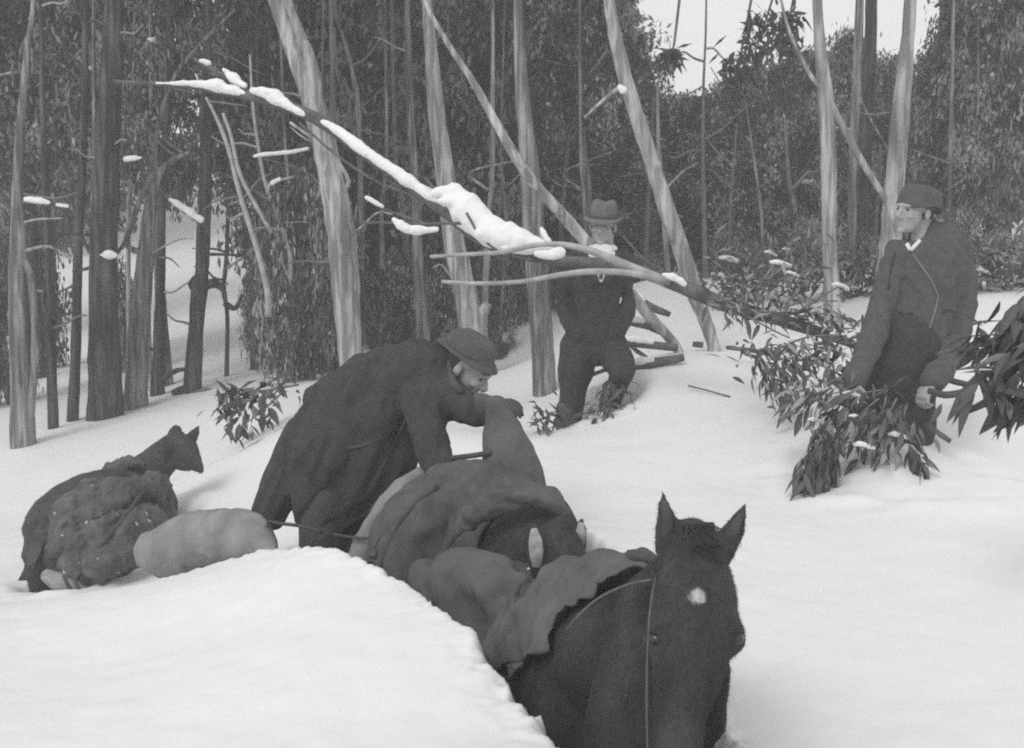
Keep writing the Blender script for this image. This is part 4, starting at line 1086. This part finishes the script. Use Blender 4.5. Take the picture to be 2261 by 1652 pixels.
# pony at the back of the line
b_ = P(200, 1260, 6.8); b_.z = gz(b_.x, b_.y) - .15
pony = thing('pony', 'dark pony seen from behind, ears up and head turned away towards the men', 'horse', b_)
YB = [{'k': 1.0, 'p': [(118, 1215, 6.55, 66), (140, 1175, 6.6, 90), (200, 1150, 6.75, 104), (260, 1130, 6.95, 96), (310, 1120, 7.1, 80)]},
      {'k': .9, 'p': [(110, 1210, 6.5, 48), (100, 1270, 6.5, 38), (105, 1350, 6.5, 26)]},
      {'k': .9, 'p': [(170, 1200, 6.45, 52), (175, 1290, 6.45, 36), (180, 1370, 6.45, 24)]},
      {'k': .9, 'p': [(330, 1120, 7.1, 62), (345, 1200, 7.1, 40), (350, 1300, 7.1, 26)]},
      {'k': .85, 'p': [(280, 1095, 7.05, 64), (322, 1050, 7.15, 48), (358, 1012, 7.22, 38), (386, 984, 7.27, 31), (396, 974, 7.28, 24)]},
      {'k': .8, 'p': [(392, 980, 7.25, 26), (406, 992, 7.24, 30), (421, 1010, 7.22, 23), (434, 1027, 7.20, 15), (442, 1037, 7.19, 10), (445, 1041, 7.19, 7)]},
      {'k': .8, 'p': [(392, 1012, 7.22, 24), (404, 1024, 7.21, 16), (418, 1032, 7.20, 8)]},
      {'k': .55, 'p': [(388, 986, 7.3, 16), (384, 962, 7.3, 16), (391, 945, 7.3, 11)]},
      {'k': .5, 'p': [(410, 988, 7.24, 16), (420, 970, 7.24, 14), (432, 953, 7.24, 9), (440, 940, 7.24, 2)]}]
yb_ = link('body', remesh(tubes(YB, 1, 18), 'pony_body', .008, 4, [(.006, (12, 12, 12), False)]), 'pony_coat', pony)
fur(pony, yb_, 50000, .013, 'pony_coat', 3, .0015)
strands(pony, 'tail', [[(84 + rs.uniform(-10, 14), 1195, 6.4), (72 + rs.uniform(-12, 12), 1232, 6.33), (50 + rs.uniform(-10, 16), 1282, 6.3)] for _ in range(60)], 5, 'pony_coat')
strands(pony, 'mane', [[(276 + 1.3 * i + rs.uniform(-5, 5), 1038 - .86 * i + rs.uniform(-5, 3), 7.1 + .002 * i), (284 + 1.28 * i + rs.uniform(-8, 8), 1044 - .83 * i, 7.05 + .002 * i), (290 + 1.25 * i + rs.uniform(-9, 9), 1060 - .8 * i + rs.uniform(-8, 8), 7.02 + .002 * i)] for i in [rs.uniform(0, 84) for _ in range(90)]], 2, 'pony_coat')

# ------------------------------------------------------------------ packs, sacks, ropes
def drape(name, c, size, yaw, res, colliders, frames=42, lift=.30, bend=.25, seed=0, thick=.006, wr=.022):
    """a cloth sheet let fall over simple solids; returns the fallen sheet as a mesh in world space"""
    cols = []
    for lst in colliders:
        o = bpy.data.objects.new('solid', remesh(tubes(lst, .9, 14), 'solid', .03, 2)); C.objects.link(o)
        m = o.modifiers.new('c', 'COLLISION')
        o.collision.thickness_outer = .012; o.collision.cloth_friction = 30; o.collision.damping = .6
        cols.append(o)
    nx_ = res; ny_ = int(res * size[1] / size[0])
    ca, sa_ = math.cos(yaw), math.sin(yaw)
    r = random.Random(seed)
    co = []
    for j in range(ny_):
        for i in range(nx_):
            x = (i / (nx_ - 1) - .5) * size[0]; y = (j / (ny_ - 1) - .5) * size[1]
            z = lift + .05 * mn.noise((x * 3 + seed, y * 3, 1.3)) + .02 * mn.noise((x * 9, y * 9 + seed, 4))
            x *= .93; y *= .93
            co.append((c[0] + ca * x - sa_ * y, c[1] + sa_ * x + ca * y, c[2] + z))
    fs = [(j * nx_ + i, j * nx_ + i + 1, (j + 1) * nx_ + i + 1, (j + 1) * nx_ + i) for j in range(ny_ - 1) for i in range(nx_ - 1)]
    me = bpy.data.meshes.new('sheet'); me.from_pydata(co, [], fs); me.update()
    o = bpy.data.objects.new('sheet', me); C.objects.link(o)
    k = o.modifiers.new('cloth', 'CLOTH')
    st = k.settings
    st.quality = 5; st.mass = .5; st.tension_stiffness = 25; st.compression_stiffness = 25; st.shear_stiffness = 8; st.bending_stiffness = bend; st.air_damping = 2
    st.use_internal_springs = False; st.shrink_min = -.26
    k.collision_settings.distance_min = .01; k.collision_settings.collision_quality = 2; k.collision_settings.use_self_collision = False
    k.point_cache.frame_start = 1; k.point_cache.frame_end = frames + 2
    for f in range(1, frames + 1): scn.frame_set(f)
    ev = o.evaluated_get(bpy.context.evaluated_depsgraph_get())
    out = bpy.data.meshes.new_from_object(ev)
    bpy.data.objects.remove(o)
    for q in cols: bpy.data.objects.remove(q)
    scn.frame_set(1)
    t = bpy.data.objects.new('t', out); C.objects.link(t)
    fold(out, wr, (7, 7, 4), True, .6); fold(out, wr * .5, (15, 15, 9), True, -.5)
    sm = t.modifiers.new('s', 'SUBSURF'); sm.levels = 1
    sl = t.modifiers.new('t', 'SOLIDIFY'); sl.thickness = thick; sl.offset = 0
    res_ = bpy.data.meshes.new_from_object(t.evaluated_get(bpy.context.evaluated_depsgraph_get()))
    bpy.data.objects.remove(t)
    res_.polygons.foreach_set('use_smooth', [True] * len(res_.polygons))
    return res_
def cloth(name, label, cat, lst, m, base, vox=.011, it=4, folds=((.018, (7, 7, 5), True, .5), (.009, (15, 15, 11), True, -.5), (.004, (34, 34, 26), False)), k=.8):
    root = thing(name, label, cat, base)
    o = link('cover', remesh(tubes(lst, k, 18), name, vox, it, list(folds)), m, root)
    return root
pc = cloth('pony_pack', 'bulky dark canvas covered load with flecks of snow, on the pony', 'pack',
      [{'k': .8, 'p': [(160, 1235, 6.45, 50), (185, 1185, 6.45, 84), (235, 1150, 6.6, 92), (300, 1120, 6.8, 66), (345, 1105, 6.95, 36)]},
       {'k': .7, 'p': [(185, 1262, 6.3, 54), (240, 1225, 6.35, 84), (300, 1190, 6.5, 76), (338, 1160, 6.65, 42)]},
       {'k': .9, 'p': [(170, 1180, 6.35, 24), (230, 1110, 6.45, 30), (300, 1075, 6.65, 28), (350, 1090, 6.8, 18)]}, {'k': .9, 'p': [(215, 1262, 6.1, 26), (268, 1215, 6.08, 34), (318, 1150, 6.3, 30)]},
       {'k': .7, 'p': [(300, 1075, 6.8, 26), (335, 1080, 6.82, 34), (358, 1110, 6.85, 26), (360, 1150, 6.85, 22)]},
       {'k': .8, 'p': [(250, 1045, 7.0, 16), (275, 1028, 7.02, 20), (300, 1030, 7.03, 14)]}], 'snowy_canvas', P(230, 1200, 6.5),
      folds=((.05, (5, 5, 2.6), True, .7), (.030, (11, 11, 6), True, -.4), (.012, (26, 26, 18), True)))
YP = [{'k': .8, 'p': [(150, 1240, 6.45, 60), (180, 1180, 6.45, 96), (235, 1140, 6.6, 104), (300, 1110, 6.8, 74), (345, 1095, 6.95, 40)]},
      {'k': .7, 'p': [(180, 1260, 6.3, 60), (240, 1220, 6.35, 92), (300, 1180, 6.5, 84), (335, 1150, 6.65, 50)]}]
py_ = P(250, 1110, 6.7)
bm = bmesh.new(); tube(bm, px([(165, 1285, 6.22, 4), (215, 1215, 6.05, 4), (268, 1150, 6.05, 4), (320, 1080, 6.45, 4)], 1), 8)
link('strap', bm_mesh(bm, 'strap'), 'rope', pc)
bx = thing('pack_box', 'pale wooden box end with dark bands hanging low on the pony', 'box', P(150, 1300, 6.2))
bm = bmesh.new()
tube(bm, rounded(px([(105, 1272, 6.25, 16), (140, 1290, 6.2, 22), (190, 1312, 6.2, 16)], .9)), 12)
link('box_body', bm_mesh(bm, 'box'), 'box_wood', bx)
for u, v in ((152, 1296), (176, 1306)):
    bm = bmesh.new(); tube(bm, px([(u - 12, v - 26, 6.1, 4), (u, v, 6.08, 4.5), (u + 16, v + 18, 6.12, 4)], .6), 8)
    link('band', bm_mesh(bm, 'band'), 'dark_wool', bx)
cloth('sack', 'full pale sack lying in the snow next to the pony', 'sack',
      [{'k': .8, 'p': [(330, 1215, 5.75, 44), (370, 1218, 5.7, 62), (430, 1205, 5.55, 76), (500, 1192, 5.25, 70), (545, 1192, 5.05, 64), (582, 1210, 4.92, 38), (604, 1222, 4.86, 13)]}, {'k': .8, 'p': [(545, 1150, 5.0, 22), (572, 1148, 4.97, 14), (588, 1158, 4.95, 7)]}, {'k': .8, 'p': [(572, 1225, 4.9, 22), (602, 1224, 4.85, 12), (618, 1222, 4.84, 6)]}], 'pale_sack_cloth', P(460, 1240, 5.6), .012, 3,
      folds=((.004, (11, 11, 11), True, .4), (.0025, (34, 34, 26), False)))
cloth('tall_sack', 'dark upright sack with a gathered neck gripped by the bending man', 'sack',
      [{'k': .8, 'p': [(1098, 890, 4.78, 24), (1104, 915, 4.78, 30), (1113, 960, 4.76, 46), (1124, 1015, 4.74, 62), (1130, 1075, 4.72, 72), (1130, 1125, 4.72, 70)]}], 'sack_cloth', P(1125, 1130, 4.72), .009, 4,
      folds=((.016, (9, 9, 1.6), True), (.005, (15, 15, 10), True)))
cloth('pack_bag', 'pale curved pack bag strapped over the rump of the packhorse', 'bag',
      [{'k': .8, 'p': [(800, 1262, 4.72, 44), (822, 1205, 4.72, 42), (855, 1145, 4.74, 40), (895, 1092, 4.78, 37), (940, 1052, 4.82, 28)]}], 'pale_sack_cloth', P(830, 1200, 4.72), .009, 4,
      folds=((.008, (9, 9, 4), True), (.004, (18, 18, 10), True)))
cloth('pack_bag', 'dark pack load bulging behind the pale curved bag, on the packhorse', 'bag',
      [{'k': .8, 'p': [(880, 1250, 4.5, 60), (905, 1190, 4.55, 70), (950, 1130, 4.62, 66), (1010, 1090, 4.65, 58), (1070, 1075, 4.6, 48)]},
       {'k': .8, 'p': [(960, 1060, 4.7, 24), (1000, 1050, 4.7, 30), (1050, 1050, 4.7, 26)]}], 'canvas', P(950, 1180, 4.55), .01, 4)
DARK = [[(880, 1250, 4.5, 60), (905, 1190, 4.55, 70), (950, 1130, 4.62, 66), (1010, 1090, 4.65, 58), (1070, 1075, 4.6, 48)]]
pm = P(975, 1085, 4.72)
cv = link('load_cover', drape('load_cover', (pm.x, pm.y - .02, pm.z + .05), (.82, .85), .5, 54, [PB[1:2], DARK], 36, .14, .03, 8), 'canvas', None, P(1000, 1180, 4.55))
tag(cv, 'dark cloth cover fallen in creases over the load of the packhorse', 'cloth cover')
spts = on_surface([(842, 1255), (848, 1225), (858, 1195), (872, 1166), (892, 1138), (915, 1112), (942, 1090), (968, 1074)], cv, .003)
bm = bmesh.new(); tube(bm, [(*q, .010, .004) for q in spts], 8)
tag(link('girth_strap', bm_mesh(bm, 'strap'), 'leather', None, P(885, 1150, 4.4)), 'dark strap running between the pale curved bag and the dark load', 'strap')
cloth('blanket_roll', 'rolled grey blanket lying across the withers of the packhorse', 'blanket',
      [{'k': .9, 'p': [(1030, 1150, 4.25, 22), (1065, 1122, 4.22, 26), (1115, 1104, 4.2, 28), (1170, 1100, 4.18, 28), (1215, 1108, 4.16, 28), (1238, 1140, 4.14, 22), (1244, 1165, 4.12, 14)]}], 'canvas', P(1130, 1110, 4.2), .008, 3,
      folds=((.018, (6, 6, 13), True, .3), (.006, (22, 22, 22), True)))
for lb, pts, m, r in (('pale strap arching over the load of the packhorse', [(930, 1290, 4.15), (965, 1235, 4.17), (1005, 1185, 4.17), (1055, 1145, 4.15), (1110, 1128, 4.11)], 'canvas', 7),
                      ('short pale buckle strap on the shoulder of the packhorse', [(1098, 1142, 4.1), (1120, 1138, 4.08), (1145, 1158, 4.07)], 'pale_strap', 5)):
    spts = on_surface([q[:2] for q in catmull(pts, 4)], cv, .004)
    if len(spts) < 4: spts = [P(*q) for q in catmull(pts, 4)]
    bm = bmesh.new(); tube(bm, [(*q, r * .0016, .004) for q in spts], 8)
    tag(link('pack_strap', bm_mesh(bm, 'strap'), m, None, P(*pts[1])), lb, 'strap')
LOAD = [{'k': .8, 'p': [(945, 1300, 4.35, 40), (1000, 1290, 4.2, 54), (1060, 1290, 4.05, 56), (1110, 1305, 3.9, 40)]},
        {'k': .8, 'p': [(1225, 1300, 3.62, 36), (1290, 1282, 3.48, 42), (1360, 1275, 3.32, 36), (1410, 1285, 3.22, 26)]}]
lt = thing('side_load', 'soft bundles under the canvas sheet on the horse with the star', 'load', P(1100, 1340, 3.9))
link('bundle', remesh(tubes(LOAD[:1], .8), 'bundle', .012, 4, [(.01, (8, 8, 8), True)]), 'sack_cloth', lt)
link('bundle', remesh(tubes(LOAD[1:], .8), 'bundle', .012, 4, [(.01, (8, 8, 8), True)]), 'sack_cloth', lt)
pa, pb2 = P(1400, 1280, 3.25), P(985, 1290, 4.25)
mid = (pa + pb2) / 2; yw = math.atan2(pb2.y - pa.y, pb2.x - pa.x)
cs = link('canvas_sheet', drape('canvas_sheet', (mid.x - .03, mid.y + .14, mid.z + .05), (1.10, .62), yw, 62, [[h for h in HB if h['p'][0][:2] in ((1520, 1290), (1450, 1450), (1330, 1520))], LOAD], 40, .14, .03, 3, wr=.042), 'sack_cloth', None, P(1150, 1330, 3.8))
tag(cs, 'crumpled grey canvas sheet thrown over the back of the horse with the star', 'canvas sheet')
p2 = P(1325, 1262, 3.42)
cs2 = link('canvas_sheet', drape('canvas_sheet', (p2.x, p2.y + .03, p2.z + .05), (.66, .50), yw + .25, 44, [[h for h in HB if h['p'][0][:2] in ((1520, 1290), (1450, 1450), (1330, 1520))], LOAD], 34, .12, .03, 12, wr=.034), 'sack_cloth', None, P(1300, 1290, 3.45))
tag(cs2, 'smaller canvas sheet lying just behind the pricked ears of the front horse', 'canvas sheet')
bm = bmesh.new(); tube(bm, rounded(px([(1378, 1252, 3.3, 14), (1394, 1236, 3.28, 20), (1412, 1231, 3.27, 22), (1432, 1238, 3.26, 20), (1446, 1254, 3.26, 12)], 1.3)), 14)
bm2 = remesh(bm, 'hump', .007, 3, [(.008, (20, 20, 20), True)])
sa = thing('pack_saddle', 'dark saddle hump showing above the canvas sheet behind the pricked ears', 'saddle', P(1410, 1240, 3.2))
link('saddle_arch', bm2, 'leather', sa)
bm = bmesh.new(); tube(bm, px([(1250, 1392, 3.05, 3), (1285, 1352, 2.99, 3), (1330, 1316, 2.93, 3), (1390, 1290, 2.87, 2.4), (1440, 1280, 2.83, 3)], .6), 8)
tag(link('rein', bm_mesh(bm, 'rein'), 'pale_strap', None, P(1330, 1316, 2.93)), 'pale rein lying along the neck of the horse with the star', 'rein')
for lb, pts, r in (('taut dark rope stretched from the hand of the bending man to the tall sack', [(975, 1014, 4.78), (1030, 1008, 4.74), (1085, 1000, 4.68)], 6),
                   ('slack thin rope hanging between the coat hem and the pale curved bag', [(735, 1180, 4.75), (790, 1188, 4.66), (840, 1186, 4.6), (880, 1168, 4.6)], 3.5),
                   ('thin rope on the snow at the end of the pale sack', [(575, 1150, 5.0), (620, 1156, 4.95), (665, 1162, 4.9), (710, 1175, 4.85)], 4)):
    bm = bmesh.new(); tube(bm, px([(u, v, d, r) for u, v, d in pts], 1), 8)
    tag(link('rope', bm_mesh(bm, 'rope'), 'rope', None, P(*pts[1])), lb, 'rope')
bm = bmesh.new(); tube(bm, px([(2050, 862, 5.78, 7), (2085, 872, 5.78, 8), (2120, 868, 5.8, 8), (2148, 860, 5.82, 7)], 1), 8)
tube(bm, px([(2080, 830, 5.85, 5), (2105, 842, 5.85, 7), (2150, 852, 5.83, 6)], 1), 8)
tag(link('rope', bm_mesh(bm, 'rope'), 'rope', None, P(2085, 872, 5.78)), 'dark rope loop held in the hand of the man in the grey jacket', 'rope')

# ------------------------------------------------------------------ leafy boughs
def leaf_mesh(name, bend):
    xs = [0, .12, .35, .62, .85, 1.0]; wv = [.06, .55, 1.0, .8, .38, .02]
    co = []; fs = []
    for x, w_ in zip(xs, wv):
        z = -bend * x * x
        co += [(x, w_ * .5, z + .05 * w_), (x, 0, z), (x, -w_ * .5, z + .05 * w_)]
    for i in range(len(xs) - 1):
        a = i * 3
        fs += [(a, a + 3, a + 4, a + 1), (a + 1, a + 4, a + 5, a + 2)]
    me = bpy.data.meshes.new(name); me.from_pydata(co, [], fs)
    me.polygons.foreach_set('use_smooth', [True] * len(fs)); me.update()
    return me
mat('gum_leaf_pale', 0.24, 0.5, 0.3, 9, 0, spec=0.4)
mat('gum_leaf_dark', 0.065, 0.5, 0.3, 9, 0, spec=0.35)
LEAF = []
for bnd in (.05, .14, .25):
    for mm in ('gum_leaf', 'gum_leaf_dark', 'gum_leaf_pale'):
        me = leaf_mesh('leaf', bnd); me.materials.append(MATS[mm]); LEAF.append(me)
lr = random.Random(8)
def put_leaf(root, base, d, nrm, L, W, me):
    d = d.normalized(); y = nrm.cross(d)
    if y.length < .05: y = d.orthogonal()
    y.normalize(); z = d.cross(y)
    o = bpy.data.objects.new('leaf', me); C.objects.link(o); o.parent = root
    M = Matrix((d, y, z)).transposed().to_4x4() @ Matrix.Diagonal((L, W, L, 1))
    M.translation = base - root.location
    o.matrix_local = M
    return o
def bough(label, twigs, per, L, W, droop=.6, tw=5, shades=(0, 0, 1, 2, 2), spreadv=.055, group=None, name='leafy_bough', snow=0):
    u, v, d = twigs[0][0]
    root = thing(name, label, 'bough', P(u, v, d), group)
    n = 0
    for t in twigs:
        sm = catmull(t, 6)
        link('twig', path_tube([(a, b, max(1.5, tw * (1 - .75 * i / len(t))), c) for i, (a, b, c) in enumerate(t)], 6, .05), 'twig_bark', root)
        pts = [P(*q) for q in sm]
        for i in range(1, len(pts)):
            td = (pts[i] - pts[i - 1]).normalized()
            f = i / len(pts)
            for _ in range(per if f > .25 else max(1, per // 2)):
                if n >= 298: break
                q = pts[i - 1].lerp(pts[i], lr.random()) + Vector((lr.gauss(0, spreadv), lr.gauss(0, spreadv), lr.gauss(0, spreadv)))
                dr = td * lr.uniform(.1, .9) + Vector((lr.gauss(0, .6), lr.gauss(0, .5), lr.gauss(0, .5) - droop))
                nn = Vector((lr.gauss(0, .6), lr.gauss(-.4, .6), 1))
                k = lr.uniform(.65, 1.3)
                me = LEAF[lr.randrange(3) * 3 + lr.choice(shades)]
                put_leaf(root, q, dr, nn, L * k, W * k * lr.uniform(.8, 1.2), me); n += 1
    for k in range(snow):
        t = catmull(twigs[k % len(twigs)], 6); q = t[lr.randrange(len(t) // 3, len(t))]
        r0 = lr.uniform(6, 13)
        link('snow_cap', lump([(q[0] - r0 * 1.6, q[1] - 4, q[2] - .02, r0 * .35), (q[0], q[1] - 4, q[2] - .03, r0 * .6), (q[0] + r0 * 2, q[1] + 5, q[2] - .02, r0 * .4)], .8), 'snow_clump', root)
    return root
bough('leafy bough at the low end of the snow laden fallen tree',
      [[(1560, 668, 7.0), (1640, 655, 6.95), (1720, 620, 6.9), (1800, 575, 6.9)], [(1600, 675, 6.9), (1700, 690, 6.8), (1800, 690, 6.75), (1900, 715, 6.7)], [(1620, 680, 6.9), (1680, 715, 6.8), (1740, 745, 6.75), (1800, 765, 6.7)],
       [(1640, 660, 6.9), (1690, 610, 6.95), (1735, 570, 7.0)], [(1760, 690, 6.8), (1830, 645, 6.8), (1900, 610, 6.85)], [(1700, 690, 6.75), (1780, 665, 6.7), (1850, 665, 6.7)]], 9, .092, .023, .4, snow=5)
bough('dark leafy bough lying between the snow slope and the grey jacketed man',
      [[(1610, 766, 6.9), (1700, 785, 6.6), (1790, 800, 6.3), (1875, 835, 6.1)], [(1690, 782, 6.6), (1715, 830, 6.5), (1745, 880, 6.4)], [(1770, 795, 6.35), (1840, 765, 6.3), (1900, 735, 6.3)], [(1700, 780, 6.55), (1780, 745, 6.5), (1860, 740, 6.4)], [(1760, 800, 6.3), (1790, 850, 6.2), (1830, 900, 6.1)]], 9, .095, .024, .5, shades=(0, 0, 1, 1, 2), snow=5)
bough('thick leafy bough hiding the legs of the man in the grey jacket',
      [[(1960, 860, 5.75), (1890, 870, 5.75), (1820, 880, 5.8), (1750, 890, 5.85)], [(1940, 880, 5.7), (1880, 930, 5.7), (1830, 965, 5.7)], [(1980, 880, 5.7), (1950, 935, 5.65), (1905, 985, 5.6)], [(1990, 905, 5.7), (1985, 950, 5.65), (1960, 985, 5.6)], [(1900, 850, 5.85), (1850, 900, 5.8), (1800, 930, 5.8)], [(1860, 930, 5.7), (1880, 970, 5.65), (1860, 1000, 5.6)], [(2010, 940, 5.75), (2030, 975, 5.7), (2045, 1010, 5.65)]], 7, .098, .027, .75, shades=(0, 0, 1, 1, 2), snow=5)
bough('drooping leaf bunch pressed into the snow below the thick bough',
      [[(1835, 930, 5.6), (1815, 985, 5.55), (1795, 1050, 5.5)], [(1840, 940, 5.6), (1830, 1000, 5.55), (1815, 1060, 5.5)], [(1830, 940, 5.6), (1795, 1000, 5.5), (1775, 1055, 5.45)]], 6, .12, .03, 1.6, shades=(0, 1, 1, 1, 2), spreadv=.025)
bough('small leafy sprig half buried in snow before the man in the grey jacket', [[(2010, 985, 5.6), (2028, 1005, 5.57), (2040, 1035, 5.52)]], 2, .10, .032, 1.2, shades=(1, 1, 0), spreadv=.015)
bough('leafy sprig lying on the snow behind the back of the bending man',
      [[(660, 850, 9.0), (600, 860, 8.9), (540, 870, 8.8), (490, 900, 8.7)], [(620, 870, 8.7), (570, 915, 8.4), (520, 950, 8.1)], [(560, 860, 8.8), (520, 870, 8.7), (490, 860, 8.7)]], 4, .13, .04, .5, shades=(0, 1, 1))
bough('sparse leafy sprig standing in the snow beside the boot of the standing man', [[(1225, 965, 7.35), (1205, 940, 7.35), (1180, 920, 7.4)], [(1215, 965, 7.35), (1225, 935, 7.4), (1232, 905, 7.4)]], 3, .09, .03, .3, shades=(0, 0, 1))
bough('leafy sprig in the snow at the bent knee of the standing man', [[(1345, 850, 7.45), (1338, 890, 7.4), (1318, 925, 7.35)], [(1330, 925, 7.35), (1350, 885, 7.4), (1372, 855, 7.45)]], 3, .09, .03, .5, shades=(0, 0, 1))
for lb, u, v, d, w_ in (('leafy snow flecked plant standing behind the leaning gum foot', 1640, 620, 10.6, 1), ('leafy snow flecked plant at the foot of the straight pale gum', 1770, 600, 10.2, 1), ('leafy snow flecked plant at the shoulder side of the grey jacketed man', 2180, 600, 9.5, 1),
                      ('leafy snow flecked plant growing between the pale gums behind the boughs', 1895, 620, 10, 1), ('leafy snow flecked plant close to the picture edge beyond the big leaves', 2250, 590, 9.8, 1)):
    bough(lb, [[(u + a * .3, v + 40, d), (u + a * .7, v - 5, d - .05), (u + a, v - 40 - b * .7, d - .1)] for a, b in ((-70, 0), (-35, 40), (0, 20), (40, 45), (75, 5), (15, -30))], 6, .12, .032, .1, shades=(0, 0, 2, 2, 1), spreadv=.08, name='leafy_plant', snow=2)
# big leaves close to the camera at the side
bough('bough of big dark drooping leaves close to the camera at the picture edge',
      [[(2420, 650, 3.9), (2320, 705, 3.9), (2230, 735, 3.9), (2140, 742, 3.95)], [(2400, 740, 3.8), (2300, 780, 3.8), (2225, 810, 3.8), (2180, 850, 3.78)], [(2420, 830, 3.75), (2320, 860, 3.75), (2250, 890, 3.75)], [(2360, 590, 3.95), (2290, 650, 3.95), (2240, 720, 3.95)]],
      4, .125, .034, .75, tw=7, shades=(1, 1, 1, 0), spreadv=.03)
# ------------------------------------------------------------------ thin haze added to lift the darks and fade the far trees
bm = bmesh.new()
zlo = float(ZZ.min()) - 1.0
for v in [(x, y, z) for x in (-58, 58) for y in (-24, 50) for z in (zlo, 14)]: bm.verts.new(v)
bmesh.ops.convex_hull(bm, input=bm.verts)
hz = bpy.data.materials.new('haze'); hz.use_nodes = True
ht_ = hz.node_tree; ht_.nodes.clear()
ho = ht_.nodes.new('ShaderNodeOutputMaterial'); hv = ht_.nodes.new('ShaderNodeVolumePrincipled')
hv.inputs['Color'].default_value = (.97, .97, .97, 1); hv.inputs['Density'].default_value = 0.007
ht_.links.new(hv.outputs[0], ho.inputs['Volume'])
hme = bm_mesh(bm, 'haze'); hme.materials.append(hz)
hob = bpy.data.objects.new('haze', hme); C.objects.link(hob)
tag(hob, 'thin pale haze added to lift the darks and fade the far trees', None, kind='stuff')
